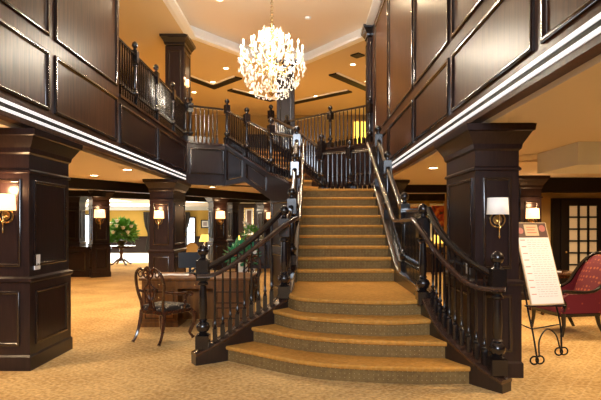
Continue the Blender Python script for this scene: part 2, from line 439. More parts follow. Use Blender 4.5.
# white soffit box and ceiling diffuser, right
struct(MB().box(3.44, 6.3, 2.36, 4.9, 7.4, ZC).build('trim_20', 'white'))
t = thing('ceiling_diffuser', 'square air diffuser with louvres in the right-hand lower ceiling', 'vent', (3.55, 7.7, ZC))
MB().box(-.3, -.3, -.02, .3, .3, 0).build('backing', 'ceil_lo', t)
mb = MB()
for k in (.28, .2, .12): mb.loft([[(-k,-k,-.02),(k,-k,-.02),(k,k,-.02),(-k,k,-.02)], [(-k+.05,-k+.05,-.05),(k-.05,-k+.05,-.05),(k-.05,k-.05,-.05),(-k+.05,k-.05,-.05)]], cap=False)
mb.build('louvre', 'ring', t)
t = thing('ceiling_vent', 'small black diamond-shaped vent in the upper ceiling beside right panelled wall', 'vent', (1.62, 15.4, ZT - .02), PI/4)
MB().box(-.16, -.16, -.02, .16, .16, .02).build('grille', 'beam', t)
t = tag(MB().lathe([(.09, 0), (.09, -.03), (.04, -.05)], (0, 0, 0)).build('smoke_detector', 'wplastic', loc=(.08, 13.4, ZT + .32)), 'round smoke detector on the raised upper ceiling right of chandelier', 'smoke detector')

# ------------------------------------------------------------------ pillars
def pillar(label, cx, cy, a, b, rz=0, group='dark panelled pillars', z1=ZC, simple=False, dado=True, z0=0):
    t = thing('pillar', label, 'pillar', (cx, cy, z0), rz)
    H = z1 - z0
    if dado:
        MB().rect([(.035, 0), (.035, .15), (.02, .17)], a, b).build('plinth', 'wood', t)
        MB().rect([(.02, .17), (.02, .96)], a, b).build('pedestal', 'wood', t)
        MB().rect([(.02, .96), (.04, .98), (.04, 1.01), (.0, 1.03)], a, b).build('dado_cap', 'wood', t)
        MB().rect([(0, 1.03), (0, 2.40)], a, b).build('shaft', 'wood', t)
        MB().rect([(0, 2.17), (.02, 2.18), (.02, 2.20), (.0, 2.22)], a, b).build('band', 'wood', t)
    else:
        MB().rect([(.03, 0), (.03, .2), (0, .22)], a, b).build('plinth', 'wood', t)
        MB().rect([(0, .22), (0, H - .3)], a, b).build('shaft', 'wood', t)
    MB().rect([(0, H-.27), (.02, H-.25), (.03, H-.20), (.06, H-.15), (.10, H-.08), (.12, H-.07), (.13, H-.005), (0, H-.005)], a, b).build('capital', 'black' if not dado else 'wood', t)
    for (U, N, h, O) in (((1,0,0), (0,-1,0), a, (0,-b,0)), ((0,1,0), (1,0,0), b, (a,0,0)), ((0,1,0), (-1,0,0), b, (-a,0,0))):
        V = (0, 0, 1)
        m_ = min(.09, h*.36)
        o2 = tuple(O[i] + N[i]*.02 for i in range(3))
        if dado:
            MB().frame(o2, U, V, N, -h+m_, .27, h-m_, .87, .035, .018).build('panel_moulding', 'mould', t, smooth=True)
            MB().frame(O, U, V, N, -h+m_, 1.14, h-m_, 2.10, .035, .018).build('panel_moulding', 'mould', t, smooth=True)
        else:
            MB().frame(O, U, V, N, -h+m_, .35, h-m_, H-.42, .035, .018).build('panel_moulding', 'mould', t, smooth=True)
    return t
pillar('large dark panelled pillar at the left edge, with light switch and glowing sconce', -3.315, 5.97, .275, .46)
pillar('large dark panelled pillar at right behind the stair newel, with white-shaded sconce', 2.02, 5.79, .23, .53)
pillar('dark panelled pillar behind the desk on the left with pink-glowing sconce', -3.31, 12.1, .27, .58)
pillar('dark pillar seen over the right stair landing rail, below the gallery', 2.05, 12.2, .25, .5)
pillar('dark pillar beside the flower table at the end of the low panelled wall', -6.4, 15.55, .25, .25, .62)
pillar('dark pillar between gold wall and bar area, just right of the oval-back chair', -3.15, 18.0, .25, .25, .55)
pillar('narrow far pillar with pale left side, nearest to the left stair handrail', -1.62, 20.3, .23, .23, .7)
pillar('far dark pillar between amber-lit sconce pillar and wall picture', -2.85, 19.9, .15, .15, .75)
pillar('dark pillar left of the flower table, farthest left between near pillar and window', -7.9, 17.2, .24, .24, 0)
pillar('dark pillar with glowing sconce beside the glazed door on the right', 4.84, 10.9, .22, .2)
pillar('upper gallery pillar with wide dark capital, left of the chandelier', -3.6, 14.2, .26, .4, dado=False, z0=Z2, z1=ZT)
pillar('upper gallery pillar directly behind and below the chandelier', -.62, 16.2, .27, .27, dado=False, z0=Z2, z1=ZT)
pillar('upper dark pilaster with capital at the far end of right panelled wall', 1.82, 13.35, .17, .2, dado=False, z0=Z2, z1=ZT)

# low panelled partition wall, far left
w = struct(MB().box(-12, 15.4, 0, -6.6, 15.6, .9).build('wall_low_partition', 'wood'))
MB().box(-12, 15.36, .88, -6.6, 15.64, .93).build('cap_rail', 'rail', w)
for k in range(5):
    MB().frame((-6.7 - 1.05*k, 15.4, 0), (-1, 0, 0), (0, 0, 1), (0, -1, 0), .05, .18, 1.0, .78, .05, .02).build('panel_moulding', 'mould', w)

# ------------------------------------------------------------------ windows, door
def window(n, x0, x1, z0, z1, y, cols=2, rows=2):
    w = struct(MB().box(x0 - .08, y - .06, z0 - .08, x1 + .08, y - .02, z1 + .08).build('window_%d' % n, 'wood'))
    MB().box(x0, y - .075, z0, x1, y - .062, z1).build('pane', 'day', w)
    mb = MB()
    for k in range(1, cols): x = x0 + (x1-x0)*k/cols; mb.box(x-.02, y-.09, z0, x+.02, y-.076, z1)
    for k in range(1, rows): z = z0 + (z1-z0)*k/rows; mb.box(x0, y-.09, z-.02, x1, y-.076, z+.02)
    mb.build('muntin', 'white', w)
window(1, -8.75, -7.75, .5, 2.15, 28.94)
window(2, -6.8, -6.4, .35, 2.0, 28.94, 1)
window(3, -14.4, -11.4, .3, 2.15, 28.94)
window(4, -3.6, -2.7, .9, 2.0, 28.94)
def drape(x0, x1, tie, label):
    n = 22; rings = []
    for z, f in ((2.35, 1.), (1.9, .95), (1.5, .75), (1.15, .42), (1.0, .36), (.8, .5), (.05, .8)):
        ring = []
        for s_ in (1, -1):
            for k in range(n + 1):
                kk = k if s_ == 1 else n - k
                u = kk / n; x = tie + ((x0 + (x1-x0)*u) - tie) * f
                y = 28.70 + .05*math.cos(u*PI*10) + (.03 if s_ == -1 else 0)
                ring.append((x, y, z))
        rings.append(ring)
    tag(MB().loft(rings).build('drape', 'curtain', smooth=True), label, 'curtain')
drape(-9.3, -8.3, -8.9, 'dark brown tied-back drape by the window behind the flower table')
drape(-7.4, -6.6, -7.1, 'dark brown tied-back drape behind the oval-back gold chair')
drape(-14.9, -14.0, -14.7, 'dark brown drape at the farthest left window')

# french door on the right
w = struct(MB().box(5.55, 11.18, 0, 6.75, 11.3, 2.2).build('door_1', 'beam'))
mb = MB()
X0, X1, zb, zt = 5.88, 6.52, .45, 2.04
leaf = MB().box(5.7, 11.13, .01, 6.7, 11.178, zb).box(5.7, 11.13, zt, 6.7, 11.178, 2.15).box(5.7, 11.13, zb, X0, 11.178, zt).box(X1, 11.13, zb, 6.7, 11.178, zt).build('leaf', 'beam', w)
mb = MB()
for k in (1, 2): x = X0 + (X1-X0)*k/3; mb.box(x-.022, 11.12, zb, x+.022, 11.17, zt)
for k in range(1, 6): z = zb + (zt-zb)*k/6; mb.box(X0, 11.12, z-.018, X1, 11.17, z+.018)
mb.build('muntin', 'beam', leaf)
for i in range(3):
    for j in range(6):
        x = X0 + (X1-X0)*i/3; z = zb + (zt-zb)*j/6
        MB().box(x+.02, 11.15, z+.016, x+(X1-X0)/3-.02, 11.158, z+(zt-zb)/6-.016).build('pane', 'glass', leaf)
MB().sphere((5.79, 11.09, 1.0), .028).build('door_knob', 'brass', leaf, smooth=True)

# upper back wall: dark opening and amber-lit window
struct(MB().box(-2.7, 23.7, Z2, -1.2, 23.8, 5.9).build('door_2', 'beam'))
struct(MB().box(-7.3, 23.7, Z2, -5.6, 23.8, 5.9).build('door_3', 'beam'))
w = struct(MB().box(2.25, 23.7, Z2 + 1.0, 3.0, 23.8, 6.6).build('window_5', 'tan'))
MB().box(2.32, 23.68, Z2 + 1.1, 2.58, 23.7, 6.5).build('pane', 'amber', w)
MB().box(2.66, 23.68, Z2 + 1.1, 2.94, 23.7, 6.5).build('pane', 'amber', w)
def wall_frame(name, label, x, y, z, w_, h_, fm, pm, matw=.0):
    t = thing(name, label, 'picture', (x, y, z))
    MB().box(-w_/2, -.02, -h_/2, w_/2, 0, h_/2).build('mount', 'paper', t)
    MB().box(-w_/2+matw, -.026, -h_/2+matw, w_/2-matw, -.02, h_/2-matw).build('picture', pm, t)
    MB().frame((0, -.02, 0), (1,0,0), (0,0,1), (0,-1,0), -w_/2-.03, -h_/2-.03, w_/2+.03, h_/2+.03, .06, .03).build('frame', fm, t)
wall_frame('framed_picture', 'small dark framed picture on the gold wall above the oval-back chair', -5.78, 28.93, 1.66, .42, .42, 'black', 'ink', .1)
wall_frame('framed_picture', 'tall gilt framed picture behind the bar area left of the stairs', -2.7, 24.2, 1.75, .42, 1.3, 'brass', 'photo', .1)
wall_frame('framed_picture', 'large red and orange floral painting in pale frame seen past right newel', 4.62, 16.94, 1.72, .75, 1.15, 'cove', 'art', .05)
wall_frame('framed_picture', 'pale framed painting left of the floral painting, right of the stairs', 3.72, 16.94, 1.75, .55, 1.1, 'cove', 'art', .1)
struct(MB().box(-4.6, 24.2, 0, .1, 24.3, ZC).build('wall_bar_back', 'wood'))

# ------------------------------------------------------------------ main staircase
steps = {
 1: [(-.94,5.88),(-.05,5.25),(.55,5.06),(1.15,4.99),(1.655,5.0)],
 2: [(-.665,6.1),(-.056,5.63),(.5,5.42),(.91,5.35),(1.505,5.30)],
 3: [(-.43,6.31),(-.06,5.87),(.45,5.64),(.94,5.55),(1.42,5.63)],
 4: [(-.24,6.48),(-.06,6.13),(.4,5.94),(.99,5.84),(1.38,5.92)]}
arcs = {n: [(v.x, v.y) for v in catmull([(*p, 0) for p in a], 8)] for n, a in steps.items()}
T = .2425
def xe(y): # flight edges
    u = (y - 7.89) / 1.94
    return -.13 + .05*u, 1.42 - .07*u
for n in range(5, 14):
    y = 7.89 + (n-5)*T; a, b = xe(y); arcs[n] = [(a, y), ((a+b)/2, y), (b, y)]
stair = thing('staircase', 'wide main staircase with gold carpet treads and curved bottom steps', 'staircase', (.3, 5.3, 0))
def P2(mb, name, m, **k):   # build in world coords, parent to stair with inverse offset
    o = mb.build(name, m, stair, **k); o.location = (-.3, -5.3, 0); return o
for n in range(1, 14):
    A = arcs[n]; z = n * R_
    if n < 13: B = arcs[n+1]
    else: B = [(-.1, 9.98), (1.36, 9.98)]
    # riser: curved board from floor of this step up to underside of its tread
    R0 = [(x, y + .035) for x, y in A]; R1 = [(x, y + .10) for x, y in A]
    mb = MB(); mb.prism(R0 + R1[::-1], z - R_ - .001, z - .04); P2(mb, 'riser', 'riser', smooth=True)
    back = [(x, y + .08) for x, y in B]
    mb = MB(); ring = A + back[::-1]
    inn = [(x, y + .012) for x, y in A] + back[::-1]
    mb.loft([[(x, y, z - .045) for x, y in inn], [(x, y, z - .03) for x, y in ring], [(x, y, z - .012) for x, y in ring], [(x, y, z) for x, y in inn]])
    P2(mb, 'tread', 'tread', smooth=True)
# curbs (closed stringers), following the rake
def rake(y):   # nosing line height for the straight flight
    return 5*R_ + (y - 7.89) / T * R_
cl = catmull([(-1.28,5.74,.13),(-.98,5.93,.27),(-.72,6.13,.43),(-.49,6.30,.55),(-.29,6.49,.67),(-.235,6.8,.82),(-.23,7.2,.88),(-.23,7.6,.90)], 6)
cl += [Vector((-.20 + .04*u, 7.78 + 2.05*u, 1.0 + (rake(9.83) + .06 - 1.0)*u)) for u in (0, .25, .5, .75, 1)]
cr = catmull([(1.93,4.78,.12),(1.78,4.98,.21),(1.64,5.2,.34),(1.535,5.45,.46),(1.475,5.75,.66),(1.45,6.05,.84),(1.47,6.6,.87),(1.485,7.6,.90)], 6)
cr += [Vector((1.485 - .05*u, 7.78 + 2.05*u, 1.0 + (rake(9.83) + .06 - 1.0)*u)) for u in (0, .25, .5, .75, 1)]
def curb(path, hw=.075, label=None):
    pts = [Vector((p.x, p.y)) for p in path]
    Lh = off_poly(pts, hw); Rh = off_poly(pts, -hw)
    L2 = off_poly(pts, hw + .015); R2 = off_poly(pts, -hw - .015)
    rings = [[(Rh[i].x, Rh[i].y, 0), (Lh[i].x, Lh[i].y, 0), (Lh[i].x, Lh[i].y, p.z - .03), (Rh[i].x, Rh[i].y, p.z - .03)] for i, p in enumerate(path)]
    P2(MB().loft(rings), 'stringer', 'stringer', smooth=True)
    rings = [[(R2[i].x, R2[i].y, p.z - .032), (L2[i].x, L2[i].y, p.z - .032), (L2[i].x, L2[i].y, p.z - .005), (Lh[i].x, Lh[i].y, p.z+.004), (Rh[i].x, Rh[i].y, p.z+.004), (R2[i].x, R2[i].y, p.z - .005)] for i, p in enumerate(path)]
    P2(MB().loft(rings), 'stringer_cap', 'rail', smooth=True)
curb(cl); curb(cr)
# mid landing at the top of the flight and the enclosed panelled base under it
land = [(-.20, 9.85), (1.78, 9.85), (1.78, 11.3), (.38, 11.75), (-.75, 11.05)]
P2(MB().prism([(x, y + .06) if y < 10 else (x, y) for x, y in land], 13*R_ - .08, 13*R_ - .002), 'landing', 'tread')
P2(MB().prism([(-.22, 9.92), (1.77, 9.92), (1.77, 11.28), (.38, 11.73), (-.77, 11.03)], 0, 13*R_ - .081), 'understair_enclosure', 'wood')
MBp = MB(); a = Vector((-.77, 11.03, 0)); d = (Vector((-.22, 9.92, 0)) - a); L = d.length; d.normalize(); nn = Vector((d.y, -d.x, 0)); nn = nn if nn.x < 0 else -nn
MBp.frame(a, d, (0,0,1), nn, .1, .25, L - .1, 1.0); MBp.frame(a, d, (0,0,1), nn, .1, 1.15, L - .1, 2.1)
P2(MBp, 'panel_moulding', 'mould')

# ------------------------------------------------------------------ balustrades
def newel_proto(h=1.18, s=.075):
    r = s
    o = MB().lathe([(r*.95, 0), (r*.95, .02)], n=4).build('newel_post', 'black')   # replaced below
    bpy.data.objects.remove(o)
    mb = MB()
    mb.box(-r, -r, 0, r, r, .15)
    mb.lathe([(r*.8, .15), (r*.95, .165), (r*.55, .18), (r*.9, .205), (r*1.1, .245), (r*.9, .285), (r*.5, .31), (r*.7, .325), (r*.5, .34), (r*.52, .36), (r*.62, .40), (r*.64, .48), (r*.58, .62), (r*.5, .72), (r*.8, .735), (r*.8, .755), (r*.55, .77), (r*.7, .79)], n=14)
    mb.box(-r*.92, -r*.92, .79, r*.92, r*.92, 1.02)
    o = mb.build('newel_post', 'black', smooth=True)
    f = MB().lathe([(r*.9, 1.02), (r*.45, 1.045), (r*.45, 1.07), (r*.75, 1.09), (r*.88, 1.125), (r*.75, 1.16), (r*.4, 1.185), (r*.15, 1.195)], n=14).build('ball_finial', 'black', o, smooth=True)
    return o
NEWEL = newel_proto()
def bal_proto():
    mb = MB(); q = .025
    mb.box(-q, -q, 0, q, q, .17)
    mb.lathe([(q*.7, .17), (q*1.0, .185), (q*.5, .20), (q*.95, .225), (q*.5, .25), (q*.62, .32), (q*.55, .55), (q*.45, .93), (q*.45, 1.0)], n=8)
    return mb.build('baluster', 'black', smooth=True)
BAL = bal_proto()
used = {'n': False, 'b': False}
def put_newel(root, p, rz=0, s=1., sz=1.):
    o = NEWEL if not used['n'] else copy_tree(NEWEL)
    used['n'] = True; o.parent = root; o.location = Vector(p) - root.location; o.rotation_euler = (0, 0, rz); o.scale = (s, s, sz); return o
def put_bal(root, p, h, rz=0, s=1.):
    o = BAL if not used['b'] else BAL.copy()
    if used['b']: col.objects.link(o)
    used['b'] = True; o.parent = root; o.location = Vector(p) - root.location; o.rotation_euler = (0, 0, rz); o.scale = (s, s, h); return o
def rail_mesh(pts, w=.041, flat=.85, n=10):
    P = [Vector(p) for p in pts]; rings = []
    prof = [(-1, -.55), (-.8, -.8), (.8, -.8), (1, -.55), (.85, -.1), (1, .25), (.75, .75), (.3, .98), (-.3, .98), (-.75, .75), (-1, .25), (-.85, -.1)]
    for i, p in enumerate(P):
        t = (P[min(i+1, len(P)-1)] - P[max(i-1, 0)]).normalized(); sd = t.cross(Vector((0,0,1))).normalized(); nn = sd.cross(t).normalized()
        rings.append([p + sd*(a*w) + nn*(b*w*flat) for a, b in prof])
    return MB().loft(rings)
def balustrade(label, paths, newels, hrail=.92, spacing=.13, inner=None, rz=0, bscale=1., ns=1., ends=None):
    root = thing('balustrade', label, 'railing', tuple(newels[0]))
    for p in newels: put_newel(root, p, rz, ns)
    def rz_at(path, L, s_):                # height of the rail; the first run may ease up between two given heights
        if ends and path is paths[0]:
            u = s_ / L[-1]; return ends[0] + (ends[1] - ends[0]) * (u - .10 * math.sin(PI * u))
        return at(path, L, s_).z + hrail
    for path in paths:                     # path: list of Vector of curb top; rail at +hrail
        L = along(path); tot = L[-1]; k = max(1, round(tot / spacing))
        for j in range(k):
            s_ = (j + .5) * tot / k
            if s_ < .07 or s_ > tot - .07: continue
            q = at(path, L, s_); put_bal(root, q, rz_at(path, L, s_) - q.z - .02, rz, bscale)
        o = rail_mesh([Vector((p.x, p.y, rz_at(path, L, s_))) for p, s_ in zip(path, L)]).build('handrail', 'toprail', root, smooth=True)
        o.location = -root.location
    if inner:
        for pth in inner:
            o = rail_mesh(pth, .03).build('grab_rail', 'rail', root, smooth=True); o.location = -root.location
    return root
def split(path, ya, yb): return [p for p in path if ya - 1e-6 <= p.y <= yb + 1e-6]
def z_at(path, y):
    for a, b in zip(path, path[1:]):
        if a.y <= y <= b.y: return a.lerp(b, (y - a.y) / (b.y - a.y))
    return path[-1]
def seg(path, y0, y1):
    a = z_at(path, y0); b = z_at(path, y1); return [a] + [p for p in path if y0 + 1e-3 < p.y < y1 - 1e-3] + [b]
NL = [5.80, 6.45, 7.75, 8.8, 9.8]
nl = [z_at(cl, y) for y in NL]
nl[1] = Vector((-.27, 6.47, .66)); 
def clean(path, zs=None): return path
L1 = [p for p in seg(cl, NL[0], 6.45)]; L1[-1] = L1[-1].copy()
inL1 = catmull([(-1.22,5.66,1.02),(-1.05,5.68,1.03),(-.84,5.80,1.14),(-.52,6.0,1.39),(-.28,6.22,1.58),(-.12,6.40,1.68),(-.10,6.7,1.68)], 5)
inL2 = [Vector(p) for p in ((-.10,6.7,1.68),(-.09,7.45,1.68),(-.08,7.6,1.72),(-.03,9.8,3.20))]
balustrade('black turned balustrade on the left side of main staircase, beside the desk',
    [L1, seg(cl, 6.5, 7.75), seg(cl, 7.75, 8.8), seg(cl, 8.8, 9.8)], [nl[0], nl[1], nl[2], nl[3], nl[4]], .92, .10, [inL1, inL2], ends=(1.08, 1.77))
NRy = [4.86, 5.90, 7.45, 8.85, 9.8]
nr = [z_at(cr, y) for y in NRy]; nr[1] = Vector((1.40, 5.93, .66))
inR1 = catmull([(1.90,4.74,.985),(1.72,4.86,.985),(1.58,4.99,1.05),(1.42,5.28,1.27),(1.33,5.6,1.50),(1.29,5.9,1.65),(1.29,6.2,1.66)], 5)
inR2 = [Vector(p) for p in ((1.29,6.2,1.66),(1.30,7.2,1.66),(1.295,7.4,1.72),(1.23,9.8,3.20))]
balustrade('black turned balustrade on the right side of main staircase, beside sconce pillar',
    [seg(cr, NRy[0], 5.90), seg(cr, 5.98, 7.45), seg(cr, 7.45, 8.85), seg(cr, 8.85, 9.8)], nr, .92, .095, [inR1, inR2], ends=(1.09, 1.79))

# landing back railing
zl = 13*R_
lb = [Vector((.38, 11.62, zl + .02)), Vector((1.60, 11.15, zl + .02))]
balustrade('black railing along the back of the mid landing above the main flight', [lb], [lb[0], Vector((1.02, 11.37, zl + .02)), lb[1]], .92, .105, rz=.8, bscale=1.25)

# upper flight, rising from the landing to the gallery at back left
fd = Vector((-1.34, 2.4, 0)); side = Vector((.87, .49, 0)).normalized() * 1.3
A0 = Vector((-.75, 11.0, 0)); 
up = thing('staircase', 'upper diagonal stair flight climbing left from landing to gallery', 'staircase', (-.75, 11.0, zl))
def U2(mb, name, m, **k): o = mb.build(name, m, up, **k); o.location = -up.location; return o
NS = 8; r2 = (Z2 - zl) / NS
for k in range(NS):
    t0 = k / NS; t1 = (k+1) / NS + .02
    p = [A0 + fd*t0, A0 + fd*t0 + side, A0 + fd*t1 + side, A0 + fd*t1]
    z = zl + r2*(k+1)
    if k < NS - 1: U2(MB().prism([(q.x, q.y) for q in p], z - .05, z), 'tread', 'tread')
    p2 = [A0 + fd*(t0+.01), A0 + fd*(t0+.01) + side, A0 + fd*(t0+.03) + side, A0 + fd*(t0+.03)]
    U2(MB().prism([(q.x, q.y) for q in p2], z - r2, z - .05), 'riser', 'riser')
n_ = Vector((fd.y, -fd.x, 0)).normalized()   # points towards +x,+y ; near side is -n_
def tup(v, z): return (v.x, v.y, z)
def stringer2(base, top):
    ts = [0 if top[0] < 2.4 else -.36, .001, .5, 1.0]; bot = [1.95, 2.18, 2.655, 2.655]
    rings = []
    for t_, a_, b_ in zip(ts, top, bot):
        q = base + fd*t_; w = n_ * .05
        rings.append([tup(q - w, b_), tup(q + w, b_), tup(q + w, a_), tup(q - w, a_)])
    U2(MB().loft(rings), 'stringer', 'wood')
    rings = []
    for t_, a_ in zip(ts, top):
        q = base + fd*t_; w = n_ * .075
        rings.append([tup(q - w, a_ - .01), tup(q + w, a_ - .01), tup(q + w, a_ + .03), tup(q - w, a_ + .03)])
    U2(MB().loft(rings), 'stringer_cap', 'rail')
stringer2(A0, [2.45, 2.74, 3.24, 3.76]); stringer2(A0 + side, [2.38, 2.52, 3.20, 3.80])
mb = MB()      # mouldings on the visible stringer face: two sloped panels
def quadframe(mb, pts, w=.045, h=.03):   # pts (t,z) corners on the near face
    c = sum((Vector(p) for p in pts), Vector((0, 0))) / len(pts)
    prof = [(0, 0), (.0, h*.7), (.25, h), (.6, h*.8), (1, 0)]
    rings = []
    for a_, b_ in prof:
        ring = []
        for p in pts:
            q = Vector(p); d_ = (c - q); dl = math.hypot(d_.x*2.75, d_.y); q = q + d_ * (w * 1.5 * a_ / dl)
            P_ = A0 + fd*q.x - n_*(.05 + b_); ring.append((P_.x, P_.y, q.y))
        rings.append(ring)
    mb.loft(rings, cap=False)
quadframe(mb, [(.56, 2.78), (.95, 2.78), (.95, 3.60), (.56, 3.20)])
quadframe(mb, [(.05, 2.36), (.46, 2.74), (.46, 3.08), (.05, 2.66)])
U2(mb, 'panel_moulding', 'mould')
rings = []    # sloping plaster soffit under the flight
for t_, b_ in ((-.28, 2.05), (0, 2.24), (.5, 2.68), (1.0, 2.68)):
    q = A0 + fd*t_; rings.append([tup(q + n_*.05, b_), tup(q + side - n_*.05, b_), tup(q + side - n_*.05, b_ + .04), tup(q + n_*.05, b_ + .04)])
U2(MB().loft(rings), 'soffit', 'ceil_lo')
def sz(t): return 2.74 + 1.02*t + .03
npath = [A0 + fd*t_ + Vector((0, 0, sz(t_))) for t_ in (-.40, 0, .5, 1.0)]; npath[0].z = 2.50
balustrade('black railing on the near side of the upper diagonal flight, left of centre',
    [[npath[0], npath[1]], [npath[1], npath[2]], [npath[2], npath[3]]], [npath[1], npath[2], npath[3]], .86, .12, rz=.5, bscale=1.3)
fpath = [p + side - Vector((0, 0, dz_)) for p, dz_ in zip(npath, (.1, .24, .06, .0))]
balustrade('black railing on the far side of the upper diagonal flight, below gallery pillar',
    [[fpath[1], fpath[2]], [fpath[2], fpath[3]]], [fpath[1], fpath[3]], .84, .12, rz=.8, bscale=1.3)
# gallery railings
gz = Z2 + .02
gp = [Vector((XL - .05, y, gz)) for y in (8.2, 9.11, 10.4, 11.7, 12.95)]
balustrade('black gallery railing above the left panelled fascia, beside the dark capital', [[a_, b_] for a_, b_ in zip(gp, gp[1:])], gp[1:], .93, .11, bscale=1.35, ns=.85)
g2 = [Vector((XL + .05, 12.98, gz + .01)), Vector((-2.2, 13.42, gz + .01))]
balustrade('short black gallery railing between left gallery and top of the diagonal flight', [g2], [g2[0] + Vector((.0, .1, 0))], .93, .12, rz=.4, bscale=1.3)
b0 = Vector((-.55, 15.2, gz + .01)); b1 = Vector((1.70, 13.12, gz + .01)); bm_ = b0.lerp(b1, .56)
balustrade('tall black balcony railing at the back of the atrium, right of chandelier', [[b0, bm_], [bm_, b1]], [b0, bm_, b1], .98, .13, rz=.8, bscale=1.3)

# ------------------------------------------------------------------ downlights
LIGHTS = []
def light(kind, loc, energy, colr=(1, .74, .44), size=.06, rot=None, spot=None, parent=None, name='lamp_light'):
    d = bpy.data.lights.new(name, kind); d.energy = energy; d.color = colr
    if kind == 'AREA': d.shape = 'RECTANGLE'; d.size, d.size_y = size
    else: d.shadow_soft_size = size
    if spot: d.spot_size = spot; d.spot_blend = .7
    o = bpy.data.objects.new(name, d); col.objects.link(o); o.location = loc
    if rot: o.rotation_euler = rot
    if parent: o.parent = parent
    return o
proto = None
def downlight(x, y, z, e, label, grp, r=.09):
    global proto
    if proto is None:
        t = thing('downlight', label, 'ceiling light', (x, y, z), group=grp)
        MB().lathe([(.105, -.001), (.105, -.012), (.08, -.014), (.08, -.001)], n=20).build('trim_ring', 'ring', t)
        MB().lathe([(.078, -.002), (.078, -.008)], n=16).build('lens', 'lamp', t)
        proto = t
    else:
        t = copy_tree(proto); t.location = (x, y, z); t['label'] = label; t['group'] = grp
    if e: light('SPOT', (0, 0, -.05), e, (1, .84, .6) if z > 5 else (1, .72, .40), spot=math.radians(150), parent=t, name='bulb_glow')
    return t
for x, y, lab in ((-3.34, 9.4, 'round recessed downlight in lower left ceiling nearest the white mouldings'), (-4.43, 10.5, 'round recessed downlight in lower left ceiling, farther from white mouldings'),
             (-2.55, 13.75, 'round recessed downlight below the gallery return, left of the diagonal flight'), (2.34, 9.13, 'round recessed downlight over the right side, left of sconce pillar'),
             (4.93, 9.55, 'round recessed downlight in lower right ceiling before the glazed door')):
    downlight(x, y, ZC, 85, lab, 'downlights in the lower ceilings')
for x, y, z, lab in ((-2.1, 12.3, ZT+.32, 'recessed downlight in raised upper ceiling left of chandelier chain'), (.66, 12.2, ZT+.32, 'recessed downlight in raised upper ceiling right of chandelier chain'),
    (-2.64, 16.7, ZT, 'recessed downlight in golden ceiling, just left of the chandelier and highest there'), (-3.37, 18.3, ZT, 'recessed downlight inside the left corner tray of the golden ceiling'),
    (-4.37, 19.7, ZT, 'recessed downlight in golden ceiling nearest the upper left pillar'), (-2.1, 19.7, ZT, 'recessed downlight in golden ceiling below the chandelier at left'),
    (1.56, 16.3, ZT, 'recessed downlight in golden ceiling near the right panelled wall, higher one'), (2.26, 18.2, ZT, 'recessed downlight in golden ceiling near the right panelled wall, lower one'),
    (.45, 20.3, ZT, 'recessed downlight in golden ceiling above the back balcony railing')):
    downlight(x, y, z, 100 if z > ZT else 110, lab, 'downlights in the upper ceiling')
# extra downlights added out of view to light the side areas
for x, y in ((-5.4, 7.5), (-7, 12.5), (3.4, 5.0), (4.2, 8.0), (3.2, 14.5), (-4.6, 4.5)):
    downlight(x, y, ZC, 80, 'added unseen downlight in the lower ceiling, out to the side of the atrium', 'added downlights out of view')
for x, y in ((-5.8, 10), (-5.8, 15), (3.4, 20)):
    downlight(x, y, ZT, 150, 'added unseen downlight in the upper ceiling above the side corridors', 'added downlights out of view')

# bright ceiling light panels in the far left room
def troffer(x, y, w, d, label):
    t = thing('ceiling_light_panel', label, 'ceiling light', (x, y, ZC), group='bright ceiling panels of the far rooms')
    MB().box(-w/2-.06, -d/2-.06, -.03, w/2+.06, d/2+.06, 0).build('frame', 'cove', t)
    MB().box(-w/2, -d/2, -.04, w/2, d/2, -.03).build('diffuser', 'troffer', t)
    light('AREA', (0, 0, -.08), 110, (1, .86, .62), (w, d), parent=t, name='panel_glow')
troffer(-8.4, 20.5, 1.6, 2.6, 'bright rectangular ceiling panel above the flower table')
troffer(-9.0, 25.0, 3.0, 1.6, 'bright rectangular ceiling panel near the far gold wall')
troffer(-4.6, 21.5, 1.5, 1.6, 'bright rectangular ceiling panel between the two amber sconce pillars')
troffer(-2.0, 21.2, 1.3, 1.8, 'bright rectangular ceiling panel left of the stair, over the bar')
troffer(-11.5, 18.5, 1.4, 1.4, 'bright rectangular ceiling panel over the low partition wall')

# ------------------------------------------------------------------ sconces
def sconce(x, y, z, rz, label, on=True, s=1., e=6):
    t = thing('wall_sconce', label, 'wall lamp', (x, y, z), rz); t.scale = (s, s, s)
    n = 20; rings = []
    for r, zz in ((.116, .03), (.106, .205)):
        rings.append([(r*math.cos(PI + PI*k/n), -.012 + r*.9*math.sin(PI + PI*k/n), zz) for k in range(n+1)])
    mb = MB(); R0 = [[mb.bm.verts.new(p) for p in r] for r in rings]
    for j in range(n): mb.bm.faces.new((R0[0][j], R0[0][j+1], R0[1][j+1], R0[1][j]))
    sh = mb.build('lamp_shade', 'shade_on' if on else 'shade_off', t, smooth=True)
    md = sh.modifiers.new('so', 'SOLIDIFY'); md.thickness = .004
    mb = MB().torus((0, -.010, -.025), .078, .011, 'y', 24, 6).lathe([(.05, -.012), (.04, -.002)], (0, 0, -.025), 20, 'y'); mb.build('backplate', 'brass', t, smooth=True)
    MB().tube([(0, -.01, -.03), (0, -.05, -.05), (0, -.065, -.02), (0, -.065, .05)], .008, 8).build('arm', 'brass', t, smooth=True)
    MB().lathe([(.004, -.22), (.011, -.20), (.006, -.17), (.006, -.12), (.018, -.105), (.008, -.09), (.005, -.03)], (0, -.065, 0), 10).build('drop_finial', 'brass', t, smooth=True)
    if on: 
        light('POINT', (0, -.12, .26), e, (1, .6, .3), .04, parent=t, name='bulb_glow')
    return t
sconce(-3.285, 5.50, 1.73, 0, 'glowing wall lamp on the large pillar at the left edge', e=14)
sconce(2.02, 5.26, 1.68, 0, 'white-shaded brass wall lamp on the right pillar above newel', on=False)
sconce(-3.36, 11.52, 1.72, 0, 'glowing wall lamp on the pillar behind the desk')
